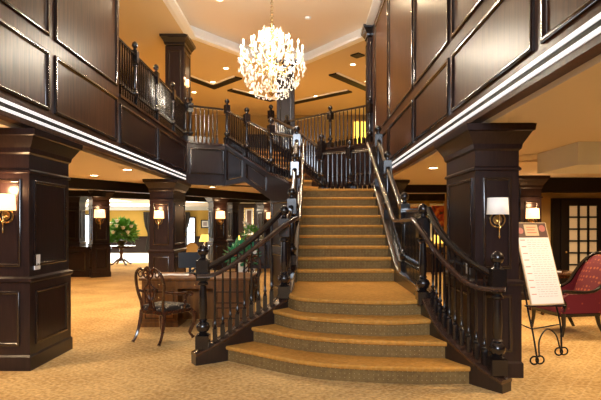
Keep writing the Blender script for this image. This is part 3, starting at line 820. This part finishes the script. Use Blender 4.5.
sconce(-6.28, 15.28, 1.78, .62, 'amber wall lamp on the pillar beside the flower table', s=1.4)
sconce(-3.02, 17.78, 1.78, .55, 'amber wall lamp on the pillar right of the oval-back chair', s=1.5)
sconce(-1.43, 20.1, 1.80, .7, 'amber wall lamp nearest the left stair handrail, farthest back', s=1.5)
sconce(4.86, 10.70, 1.70, 0, 'glowing wall lamp on the pillar beside the glazed door', s=1.25)
sconce(-3.36, 14.0, 5.45, PI/2, 'small glowing wall lamp on side of the upper gallery pillar', e=10)
# switch plates
def plate(x, y, z, nx, label):
    t = thing('light_switch', label, 'switch', (x, y, z))
    MB().box(min(0, nx*.012), -.06, -.085, max(0, nx*.012), .06, .085).build('plate', 'wplastic', t, bevel=.003)
    for dy in (-.025, .025): MB().box(min(nx*.011, nx*.017), dy-.012, -.03, max(nx*.011, nx*.017), dy+.012, .03).build('rocker', 'white', t)
plate(-3.038, 5.66, 1.18, 1, 'white double switch plate on side of the left edge pillar')
plate(1.788, 5.47, 1.15, -1, 'white switch plate on the right pillar behind the stair handrail')

# ------------------------------------------------------------------ chandelier
ch = thing('chandelier', 'large crystal chandelier with lit candle bulbs hanging on a chain', 'chandelier', (-.65, 9.8, 4.85))
mb = MB()
z = .72; k = 0
while z < 2.28:
    mb.torus((0, 0, z), .026, .006, 'y' if k % 2 else 'x', 10, 5); z += .042; k += 1
mb.build('chain', 'brass', ch)
MB().lathe([(.07, 2.29), (.07, 2.24), (.02, 2.2)], n=16).build('ceiling_rose', 'brass', ch)
MB().lathe([(.02, -.72), (.06, -.66), (.03, -.58), (.05, -.4), (.09, -.34), (.05, -.25), (.03, 0), (.07, .1), (.03, .3), (.025, .6), (.05, .68), (.02, .72)], n=12).build('stem', 'brass', ch, smooth=True)
mb = MB(); candle_pos = []
for tier, (R, zz, cnt) in enumerate(((.60, .12, 12), (.40, .26, 8), (.20, .38, 5))):
    for k in range(cnt):
        a = 2*PI*(k + .3*tier)/cnt; c, s_ = math.cos(a), math.sin(a)
        pts = [(c*r, s_*r, z_) for r, z_ in ((.04, zz-.28), (R*.35, zz-.38), (R*.7, zz-.3), (R*.97, zz-.12), (R, zz-.03))]
        MB().tube(catmull(pts, 4), .009, 6).build('arm', 'brass', ch, smooth=True)
        candle_pos.append((c*R, s_*R, zz))
cproto = None
for p in candle_pos:
    if cproto is None:
        c_ = MB().lathe([(.035, -.03), (.03, -.015), (.012, -.01), (.012, .085)], n=10).build('candle', 'candle', ch)
        b_ = MB().lathe([(.006, .085), (.016, .105), (.014, .13), (.003, .16)], n=8).build('bulb', 'bulb', c_, smooth=True)
        c_.location = p; cproto = c_
    else:
        q = copy_tree(cproto, ch); q.location = p
def drop(mb, c, s, L):
    a = [mb.bm.verts.new((c[0] + s*math.cos(t_), c[1] + s*math.sin(t_), c[2] - L*.62)) for t_ in (0, PI/2, PI, 3*PI/2)]
    t_ = mb.bm.verts.new((c[0], c[1], c[2])); b_ = mb.bm.verts.new((c[0], c[1], c[2] - L))
    for i in range(4): mb.bm.faces.new((a[i], a[(i+1) % 4], t_)); mb.bm.faces.new((a[(i+1) % 4], a[i], b_))
dm = MB(); drop(dm, (0, 0, 0), .024, .10); dp = dm.build('crystal_drop', 'crystal', ch)
# outline radius of the crystal mass by height
def outr(z_):
    t_ = [( -.76, .12), (-.70, .30), (-.52, .37), (-.46, .54), (-.36, .62), (-.1, .67), (.06, .64), (.10, .30), (.3, .22), (.42, .26), (.56, .24), (.66, .10)]
    for (a, ra), (b, rb) in zip(t_, t_[1:]):
        if a <= z_ <= b: return ra + (rb - ra)*(z_ - a)/(b - a)
    return .1
first = True; cnt = 0
while cnt < 100:
    z_ = random.uniform(-.66, .66); r = outr(z_) * random.uniform(.93, 1.02)
    a = random.uniform(PI, 2*PI) if cnt < 80 else random.uniform(0, PI)
    if random.random() > outr(z_)/.5: continue
    q = dp if first else dp.copy()
    if not first: col.objects.link(q)
    first = False; q.location = (r*math.cos(a), r*math.sin(a), z_ + .03); q.rotation_euler = (random.uniform(-.2, .2), random.uniform(-.2, .2), a); cnt += 1
mb = MB()
for k in range(400):
    z_ = random.uniform(-.68, .66); ro = outr(z_)
    if random.random() > ro/.6: continue
    r = ro * random.uniform(.55, 1.0); a = random.uniform(0, 2*PI)
    drop(mb, (r*math.cos(a), r*math.sin(a), z_), random.uniform(.014, .024), random.uniform(.06, .11))
for (R, zz, n) in ((.62, .02, 26), (.50, -.42, 22), (.33, -.62, 16), (.23, .52, 12)):     # swags of beads
    for k in range(n):
        a0 = 2*PI*k/n
        for j in range(7):
            u = j/6; a = a0 + 2*PI/n*u; zb_ = zz - .10*math.sin(PI*u)
            mb.sphere((R*math.cos(a), R*math.sin(a), zb_), .012, 5, 4)
tag(mb.build('crystal_strands', 'crystal', ch), kind='stuff')
for dx, dy, dz in ((0,0,.0), (.42,0,.1), (-.42,0,.1), (0,.42,.1), (0,-.42,.1), (0,0,.45), (0,0,-.5)):
    light('POINT', (dx, dy, dz), 62, (1, .89, .72), .07, parent=ch, name='bulb_glow')

# ------------------------------------------------------------------ desk
dk = thing('desk', 'brown wooden pedestal desk behind the left stair balustrade', 'desk', (-1.72, 8.3, 0))
W, D = .84, .46
MB().box(-W-.04, -D-.04, .73, W+.04, D+.04, .77).build('desk_top', 'desk', dk, bevel=.01)
MB().box(-W, -D, .60, W, D, .729).build('apron', 'desk', dk)
for sx in (-1, 1):
    x0, x1 = sorted((sx*W, sx*(W-.56)))
    pd = MB().box(x0, -D, .08, x1, D, .599).box(x0-.015, -D-.015, 0, x1+.015, D+.015, .08).build('pedestal', 'desk', dk)
    for z0, z1 in ((.11, .33), (.35, .58)):
        dr = MB().box(x0+.03, -D-.012, z0, x1-.03, -D, z1).build('drawer', 'desk', dk, bevel=.004)
        MB().frame((0, -D-.012, 0), (1,0,0), (0,0,1), (0,-1,0), x0+.05, z0+.02, x1-.05, z1-.02, .02, .008).build('bead', 'mahog', dr)
        MB().sphere(((x0+x1)/2, -D-.03, (z0+z1)/2), .018).build('knob', 'brass', dr, smooth=True)
MB().box(-.29, -.12, .06, .29, -.09, .6).build('modesty_panel', 'desk', dk)
for x0, x1 in ((-W+.03, -.3), (-.27, .27), (.3, W-.03)):
    dr = MB().box(x0, -D-.012, .62, x1, -D, .715).build('drawer', 'desk', dk, bevel=.003)
    MB().sphere(((x0+x1)/2, -D-.03, .668), .018).build('knob', 'brass', dr, smooth=True)
pp = thing('open_papers', 'white open papers lying at left on the wooden desk', 'papers', (-2.22, 8.25, .771), .2)
MB().quad((-.3,-.15,.002),(0,-.15,.014),(0,.15,.014),(-.3,.15,.002)).quad((0,-.15,.014),(.3,-.15,.003),(.3,.15,.003),(0,.15,.014)).build('page', 'paper', pp)
for k in range(8): MB().box(-.26, -.12+.03*k, .012, -.05, -.113+.03*k, .0125).build('text_line', 'ink', pp)
ph = thing('telephone', 'black desk telephone with handset beside the papers on desk', 'telephone', (-1.72, 8.35, .771), -.4)
MB().prism([(-.1,-.1),(.1,-.1),(.1,.1),(-.1,.1)], 0, [.03,.03,.08,.08]).build('base', 'laptop', ph, bevel=.006)
MB().tube([(-.13,-.09,.06),(-.11,-.04,.10),(-.11,.04,.11),(-.13,.09,.09)], [.026,.016,.016,.026], 8).build('handset', 'laptop', ph, smooth=True)
MB().box(.0,-.06,.055,.07,.03,.066).build('keypad', 'ink', ph)
cp = thing('monitor', 'dark flat computer screen standing on the desk next to telephone', 'monitor', (-1.98, 8.62, .771), .3)
MB().box(-.2,-.012,.09,.2,.012,.36).build('screen', 'laptop', cp, bevel=.005)
MB().box(-.02,-.02,.0,.02,.02,.12).build('stand', 'laptop', cp); MB().lathe([(.09,0),(.09,.012),(.03,.02)], n=14).build('foot', 'laptop', cp)

# ------------------------------------------------------------------ carved armchair (faces the desk); local +y = front
def armchair(loc, rz, label):
    t = thing('carved_armchair', label, 'chair', loc, rz)
    # seat frame + cushion
    MB().prism([(-.23,-.22),(.23,-.22),(.29,.27),(-.29,.27)], .38, .44).build('seat_rail', 'mahog', t, bevel=.012)
    MB().loft([[(x*s_, y*s_, z_) for x, y in ((-.215,-.2),(.215,-.2),(.27,.25),(-.27,.25))] for s_, z_ in ((1,.44),(1.0,.47),(.92,.495),(.6,.505))]).build('seat', 'brocade', t, smooth=True)
    for s_ in (-1, 1):
        MB().tube(catmull([(s_*.27,.25,.40),(s_*.31,.29,.33),(s_*.30,.28,.20),(s_*.265,.25,.09),(s_*.28,.275,.035),(s_*.285,.29,.012)], 4),
                  [.036]*3+[.042]*2+[.034]*4+[.026]*4+[.018]*4+[.018]*3+[.032], 8).build('leg', 'mahog', t, smooth=True)
        MB().tube(catmull([(s_*.205,-.2,.44),(s_*.215,-.22,.26),(s_*.225,-.27,.10),(s_*.235,-.33,.012)], 4), [.026]*6+[.02]*6+[.026], 8).build('leg', 'mahog', t, smooth=True)
        # arm and its support
        MB().tube(catmull([(s_*.215,-.22,.70),(s_*.28,-.10,.67),(s_*.32,.05,.66),(s_*.31,.17,.66),(s_*.33,.215,.635),(s_*.31,.19,.615)], 4), [.018]*4+[.022]*12+[.024]*4+[.02], 8).build('arm', 'mahog', t, smooth=True)
        MB().tube(catmull([(s_*.27,.10,.42),(s_*.32,.08,.50),(s_*.285,.14,.58),(s_*.31,.16,.65)], 4), .018, 8).build('arm_support', 'mahog', t, smooth=True)
    # back frame: bowed stiles, crest and pierced splat
    pts = [(-.19,-.205,.44),(-.20,-.215,.55),(-.235,-.235,.68),(-.25,-.255,.82),(-.215,-.285,.95),(-.13,-.30,1.01),(-.06,-.30,.985),(0,-.305,1.03),(.06,-.30,.985),(.13,-.30,1.01),(.215,-.285,.95),(.25,-.255,.82),(.235,-.235,.68),(.20,-.215,.55),(.19,-.205,.44)]
    MB().tube(catmull(pts, 4), .021, 8).build('backrest', 'mahog', t, smooth=True)
    mb = MB()
    for s_ in (-1, 1):
        mb.tube(catmull([(s_*.05,-.21,.46),(s_*.035,-.22,.55),(s_*.085,-.24,.64),(s_*.10,-.255,.74),(s_*.03,-.265,.80),(s_*.02,-.27,.86),(s_*.09,-.285,.93),(s_*.06,-.295,.99)], 4), .013, 6)
        mb.tube(catmull([(s_*.02,-.225,.58),(s_*.055,-.24,.68),(s_*.0,-.25,.75)], 4), .009, 6)
        mb.torus((s_*.045,-.285,.92), .028, .009, 'y', 12, 6)
        mb.torus((s_*.15,-.275,.93), .035, .009, 'y', 12, 6)
    mb.tube([(0,-.215,.46),(0,-.235,.6),(0,-.255,.75),(0,-.275,.88),(0,-.30,1.0)], [.02,.012,.012,.015,.02], 6)
    mb.box(-.06,-.225,.44,.06,-.195,.475)
    mb.build('splat', 'mahog', t, smooth=True)
    return t
armchair((-1.98, 6.98, 0), -.48, 'carved mahogany armchair with pierced back pushed up to the desk')
armchair((-1.15, 9.25, 0), PI - .3, 'dark carved chair on the far side of desk, seen through balusters')

# ------------------------------------------------------------------ flower table far left
def round_table(label, x, y, r, h, m='mahog'):
    t = thing('pedestal_table', label, 'table', (x, y, 0))
    MB().lathe([(r, h-.03), (r+.01, h-.02), (r+.01, h-.008), (r-.01, h)], n=32).build('table_top', m, t, smooth=True)
    MB().lathe([(r*.86, h-.09), (r*.86, h-.031)], n=28).build('apron', m, t, smooth=True)
    MB().lathe([(.10, .16), (.13, .22), (.06, .30), (.05, .42), (.09, .52), (.06, .62), (.12, h-.091)], n=14).build('pedestal', m, t, smooth=True)
    for k in range(4):
        a = PI/4 + PI/2*k; c, s_ = math.cos(a), math.sin(a); q = r*.8
        MB().tube(catmull([(c*.06, s_*.06, .24), (c*q*.45, s_*q*.45, .17), (c*q*.8, s_*q*.8, .06), (c*q, s_*q, .035)], 4), [.045]*5+[.035]*7+[.032], 8).build('foot', m, t, smooth=True)
    return t
round_table('dark round pedestal table carrying the large flower arrangement, far left', -7.35, 20, .54, .77)
def foliage(mb, c, rx, rz_, n, size, up=.5):
    for k in range(n):
        a = random.uniform(0, 2*PI); u = random.uniform(-.5, 1) ; v = random.random()**.5
        d = Vector((math.cos(a)*math.cos(u*PI/2), math.sin(a)*math.cos(u*PI/2), math.sin(u*PI/2)))
        p = Vector(c) + Vector((d.x*rx*v, d.y*rx*v, d.z*rz_*v))
        L_ = size*random.uniform(.7, 1.4); dirv = (d + Vector((random.uniform(-.6,.6), random.uniform(-.6,.6), random.uniform(-.3,.6)))).normalized()
        s_ = dirv.cross(Vector((random.random(), random.random(), 1))).normalized() * L_*.22
        nn = dirv.cross(s_).normalized() * L_*.08
        vs = [mb.bm.verts.new(q) for q in (p, p + dirv*L_*.5 + s_ + nn, p + dirv*L_, p + dirv*L_*.5 - s_ + nn)]
        mb.bm.faces.new(vs)
def blossom(mb, p, r):
    for ring, k_ in ((1., 7), (.6, 5)):
        for k in range(k_):
            a = 2*PI*k/k_ + ring; d = Vector((math.cos(a), math.sin(a), .5/ring)).normalized(); s_ = Vector((-d.y, d.x, 0)) * r*.4*ring
            q = Vector(p); vs = [mb.bm.verts.new(v) for v in (q, q + d*r*.6*ring + s_, q + d*r*ring, q + d*r*.6*ring - s_)]; mb.bm.faces.new(vs)
    mb.sphere(p, r*.5, 8, 6)
fa = thing('flower_arrangement', 'big green arrangement with white blossoms on the round pedestal table', 'flowers', (-7.35, 20, .77))
MB().lathe([(.14, 0), (.10, .03), (.20, .14), (.24, .2), (.22, .22)], n=16).build('bowl', 'vase', fa, smooth=True)
mb = MB(); foliage(mb, (0, 0, .52), .56, .44, 1300, .2); tag(mb.build('foliage', 'leaf', fa), kind='stuff')
for p in ((-.22,-.52,.88),(.04,-.62,.80),(.27,-.52,.72),(.42,-.45,.55),(-.36,-.52,.62),(.02,-.5,.98),(.50,-.3,.78),(-.08,-.66,.55)):
    mb = MB(); blossom(mb, p, .14); mb.build('blossom', 'petal', fa)

# plant arrangement on a side cabinet behind the desk
sc = thing('side_cabinet', 'low dark side cabinet behind the desk carrying the glossy plants', 'cabinet', (-1.42, 10.55, 0))
MB().box(-.45,-.22,.08,.45,.22,.56).box(-.47,-.24,0,.47,.24,.08).build('body', 'wood', sc); MB().box(-.5,-.26,.56,.5,.26,.6).build('top', 'rail', sc, bevel=.006)
for s_ in (-1, 1):
    d_ = MB().box(min(s_*.02,s_*.42),-.235,.1,max(s_*.02,s_*.42),-.22,.54).build('door', 'wood', sc, bevel=.004); MB().sphere((s_*.06,-.25,.34), .014).build('knob', 'brass', d_)
pl = thing('potted_plant', 'glossy blue-green leafy plant with an orange bloom behind stair balusters', 'plant', (-1.32, 10.5, .6))
MB().lathe([(.11, 0), (.15, .16), (.16, .2), (.14, .2)], n=16).build('pot', 'petal', pl, smooth=True)
mb = MB(); foliage(mb, (0, 0, .34), .30, .26, 190, .15); tag(mb.build('foliage', 'leaf2', pl), kind='stuff')
mb = MB(); blossom(mb, (-.1,-.42,.42), .10); mb.build('blossom', 'orange', pl)
for p in ((.2,-.4,.28),(.05,-.40,.58),(.26,-.36,.08),(.3,-.36,.45)): mb = MB(); blossom(mb, p, .08); mb.build('blossom', 'petal', pl)
pl = thing('orchid_plant', 'white flowering orchid above the left stair handrail, on bar counter', 'flowers', (-2.05, 18.6, 1.024))
MB().lathe([(.10, 0), (.13, .14), (.11, .16)], n=14).build('pot', 'vase', pl, smooth=True)
mb = MB(); foliage(mb, (0, 0, .25), .25, .2, 90, .2); tag(mb.build('foliage', 'leaf', pl), kind='stuff')
MB().tube(catmull([(0,0,.15),(.05,-.02,.4),(-.05,-.05,.6),(-.2,-.08,.65)], 5), .008, 6).build('stem', 'leaf', pl)
for p in ((-.2,-.1,.66),(-.08,-.1,.62),(.02,-.1,.52),(.12,-.1,.45),(-.15,-.12,.5),(.0,-.12,.38)): mb = MB(); blossom(mb, p, .10); mb.build('blossom', 'petal', pl)
bc = thing('bar_counter', 'dark panelled bar counter behind the left stair rail', 'counter', (-1.7, 18.6, 0))
MB().box(-1.1,-.25,0,1.1,.25,.97).build('body', 'wood', bc); MB().box(-1.15,-.32,.97,1.15,.3,1.02).build('worktop', 'rail', bc, bevel=.008)
for k in range(3): MB().frame((-1.05+.72*k,-.25,0),(1,0,0),(0,0,1),(0,-1,0),0,.12,.65,.88).build('panel_moulding','mould',bc)
# yellow shaded lamps in the lounge
def table_lamp(label, x, y, z, s=1.):
    t = thing('table_lamp', label, 'lamp', (x, y, z)); t.scale = (s, s, s)
    MB().lathe([(.08,0),(.08,.02),(.02,.05),(.05,.14),(.02,.24),(.012,.3)], n=12).build('lamp_base', 'brass', t, smooth=True)
    MB().lathe([(.19,.26),(.12,.48)], n=16).build('lamp_shade', 'yellow', t, smooth=True)
def side_table(label, x, y, r=.3, h=.6):
    t = thing('side_table', label, 'table', (x, y, 0))
    MB().lathe([(r, h-.03), (r, h)], n=20).build('table_top', 'mahog', t)
    for k in range(3):
        a = 2*PI*k/3; MB().tube([(math.cos(a)*r*.7, math.sin(a)*r*.7, h-.03), (math.cos(a)*r*.85, math.sin(a)*r*.85, 0)], .018, 6).build('leg', 'mahog', t)
side_table('small dark side table under a yellow lamp by the blue-sided pillar', -4.1, 20.5)
table_lamp('yellow shaded table lamp left of the amber sconce pillar', -4.1, 20.5, .6, 1.25)
side_table('small dark side table under a yellow lamp behind the amber sconce pillar', -3.1, 22.6)
table_lamp('yellow shaded table lamp right of the amber sconce pillar', -3.1, 22.6, .6, 1.1)
side_table('small dark side table below the floral painting', 4.28, 16.2, .3, .7)
table_lamp('yellow shaded table lamp below the floral painting right of stairs', 4.28, 16.2, .7, 1.2)
# oval-back chair
oc = thing('dining_chair', 'oval-backed chair with gold upholstery standing in the lounge', 'chair', (-3.5, 15.4, 0), PI + .1)
MB().loft([[(x*s_, y*s_, z_) for x, y in ((-.24,-.22),(.24,-.22),(.26,.24),(-.26,.24))] for s_, z_ in ((1,.40),(1,.46),(.9,.49))]).build('seat', 'ucush', oc)
mb = MB()
ring = [(.21*math.cos(2*PI*k/24), -.26, .80 + .24*math.sin(2*PI*k/24)) for k in range(24)]
mb.loft([[(x, y-.02, z_) for x, y, z_ in ring], [(x, y+.02, z_) for x, y, z_ in ring]]); mb.build('backrest', 'ucush', oc)
MB().tube([Vector(p) for p in ring] + [Vector(ring[0])], .022, 6, up=(0,1,0)).build('back_frame', 'mahog', oc, smooth=True)
for sx in (-1, 1):
    for sy in (-1, 1): MB().tube([(sx*.21, sy*.2, .41), (sx*.22, sy*.23, 0)], [.024, .014], 8).build('leg', 'mahog', oc, smooth=True)
    MB().tube([(sx*.2, -.21, .42), (sx*.12, -.26, .60)], .018, 6).build('back_support', 'mahog', oc)

# ------------------------------------------------------------------ menu board on an easel
ez = thing('display_easel', 'black wrought iron easel with ring feet holding the tilted board', 'easel', (2.95, 6.05, 0))
def EZ(mb, name, m='iron', **k): o = mb.build(name, m, ez, **k); o.location = (-2.95, -6.05, 0); return o
FL = (2.64, 5.68); FR = (3.12, 6.08)
EZ(MB().tube(catmull([(FL[0],FL[1],.06),(2.66,5.84,.35),(2.66,5.98,.62),(2.70,6.22,1.1),(2.85,6.38,1.55)], 4), .011, 8), 'leg', smooth=True)
EZ(MB().tube(catmull([(FR[0],FR[1],.06),(3.14,6.14,.35),(3.09,6.16,.62),(3.02,6.28,1.1),(2.88,6.38,1.55)], 4), .011, 8), 'leg', smooth=True)
EZ(MB().tube([(2.52,6.62,.01),(2.70,6.52,.75),(2.86,6.39,1.5)], .011, 8), 'leg', smooth=True)
EZ(MB().tube([(2.60,6.35,.40),(2.66,5.86,.38),(3.12,6.14,.38)], .008, 6), 'crossbar', smooth=True)
EZ(MB().tube(catmull([(FL[0]+.02,FL[1],.10),(2.72,5.80,.27),(2.88,5.95,.36),(3.04,6.06,.27),(FR[0]-.02,FR[1],.10)], 5), .009, 6), 'scroll', smooth=True)
for (fx, fy) in (FL, FR):
    for dx in (-.04, .035): EZ(MB().torus((fx+dx, fy + dx*.3, .065), .045, .010, 'y', 18, 6), 'ring_foot', smooth=True)
EZ(MB().box(2.62, 5.93, .63, 3.10, 5.97, .645), 'ledge')
bd = thing('menu_board', 'white printed board with photos on top, standing on the iron easel', 'sign', (2.88, 5.93, .655), .32)
bd.rotation_euler = (-.33, .0, .22)
Bw, Bh = .225, 1.03
MB().box(-Bw, -.005, 0, Bw, .012, Bh).build('backing_board', 'cardtan', bd)
MB().box(-Bw+.012, -.009, Bh-.195, Bw-.012, -.0055, Bh-.01).build('photo_strip', 'photo', bd)
mb = MB().box(-.10, -.012, Bh-.175, .09, -.0095, Bh-.03); mb.mark(1)
for k in range(3): mb.box(-.07, -.0145, Bh-.07-.035*k, .06-.02*(k % 2), -.0125, Bh-.06-.035*k)
mb.build('title_card', ['cardtan', 'inkred'], bd)
MB().lathe([(.045, -.012), (.045, -.0096)], (.15, 0, Bh-.08), 14, 'y').build('photo_figure', 'skin', bd)
MB().lathe([(.04, -.012), (.04, -.0096)], (-.16, 0, Bh-.11), 14, 'y').build('photo_figure', 'skin', bd)
mb = MB().box(-Bw+.012, -.009, .012, Bw-.012, -.0055, Bh-.2)
for k in range(26):
    z_ = Bh - .235 - .028*k
    if z_ < .05: break
    if k % 3 == 0: mb.mark(2); mb.box(-.19, -.0105, z_, -.125, -.0092, z_+.008)
    mb.mark(1); x_ = -.10
    while x_ < .17:
        w_ = random.uniform(.02, .06); mb.box(x_, -.0105, z_+.002, min(x_+w_, .19), -.0092, z_+.006); x_ += w_ + .014
mb.build('paper_sheet', ['paper', 'ink', 'inkred'], bd)

# ------------------------------------------------------------------ red wing chair (local +y = front)
wc = thing('wing_armchair', 'red damask armchair with dark curved wooden frame at the right edge', 'chair', (3.93, 7.55, 0), PI/2 + .15); wc.scale = (1.06, 1.06, 1.0)
MB().loft([[(x*s_, y*s_, z_) for x, y in ((-.30,-.26),(.30,-.26),(.32,.30),(-.32,.30))] for s_, z_ in ((1.,.30),(1,.42),(.97,.47),(.8,.50))]).build('seat', 'damask', wc, smooth=True)
# back
rings = []
for z_, w_, y_, d_ in ((.30,.30,-.27,.07),(.55,.31,-.37,.08),(.80,.32,-.47,.08),(1.0,.30,-.56,.07),(1.10,.24,-.61,.05),(1.14,.12,-.62,.03)):
    rings.append([(w_*math.cos(2*PI*k/18), y_ + d_*math.sin(2*PI*k/18), z_) for k in range(18)])
MB().loft(rings).build('backrest', 'damask', wc, smooth=True)
for s_ in (-1, 1):
    # side wing panel: outline in the yz plane swept up from arm to back
    out = [(.26,.30),(.30,.38),(.24,.46),(.27,.56),(.20,.60),(0,.60),(-.18,.62),(-.32,.70),(-.44,.88),(-.56,1.03),(-.54,.9),(-.40,.6),(-.29,.30)]
    MB().loft([[(s_*.30, y, z_) for y, z_ in out], [(s_*.35, y, z_) for y, z_ in out]]).build('side_panel', 'damask', wc, smooth=False)
    MB().tube(catmull([(s_*.33,.27,.36),(s_*.34,.25,.46),(s_*.335,.31,.56),(s_*.33,.27,.64),(s_*.33,.10,.63),(s_*.33,-.15,.63),(s_*.33,-.30,.71),(s_*.33,-.42,.88),(s_*.31,-.54,1.04),(s_*.2,-.62,1.15),(0,-.63,1.18)], 4), .026, 8).build('frame_rail', 'black', wc, smooth=True)
    MB().tube([(s_*.33,.27,.33),(s_*.34,.27,.16),(s_*.34,.30,0)], [.035,.026,.022], 8).build('leg', 'black', wc, smooth=True)
    MB().tube([(s_*.31,-.24,.33),(s_*.31,-.28,.16),(s_*.31,-.36,0)], [.035,.028,.022], 8).build('leg', 'black', wc, smooth=True)
    MB().box(min(s_*.30,s_*.36),-.27,.28,max(s_*.30,s_*.36),.28,.33).build('seat_rail', 'black', wc, bevel=.01)
MB().box(-.30,.26,.28,.30,.31,.33).build('seat_rail', 'black', wc)
round_table('round wooden table between menu board and glazed door', 4.45, 9.1, .45, .76)
t = tag(MB().loft([[(-.02,-.2,0),(.02,-.2,0),(.02,.2,0),(-.02,.2,0)],[(-.02,-.2,.02),(.02,-.2,.02),(.02,.2,.02),(-.02,.2,.02)]]).build('folded_menu', 'paper', loc=(4.4, 9.0, .761), rz=.8), 'thin folded card lying on the round table by the door', 'card')

# ------------------------------------------------------------------ daylight and fill
light('AREA', (-.65, -6.6, 4.8), 1100, (.78, .88, 1), (4.6, 3.0), (math.radians(90), 0, 0), name='window_daylight')
light('AREA', (-17.6, 19, 1.4), 500, (.7, .85, 1), (7, 2.0), (0, math.radians(-90), 0), name='window_daylight')
light('AREA', (-10, 28.6, 1.3), 200, (.85, .93, 1), (5, 1.8), (math.radians(-90), 0, 0), name='window_daylight')
world = bpy.data.worlds.new('W'); scn.world = world; world.use_nodes = True
bg = world.node_tree.nodes['Background']; bg.inputs[0].default_value = (.75, .85, 1, 1); bg.inputs[1].default_value = .8

# ------------------------------------------------------------------ camera
cam = bpy.data.cameras.new('camera'); co = bpy.data.objects.new('camera', cam); col.objects.link(co)
co.location = (0, 0, 1.6); co.rotation_euler = (PI/2, 0, 0)
cam.sensor_width = 36; cam.lens = 500/601*36; cam.shift_x = -4.5/601; cam.shift_y = 25/601
cam.clip_start = .05; cam.clip_end = 200
scn.camera = co
vs = scn.view_settings; vs.view_transform = 'Standard'; vs.look = 'None'; vs.gamma = 1; vs.use_curve_mapping = False; vs.exposure = .35
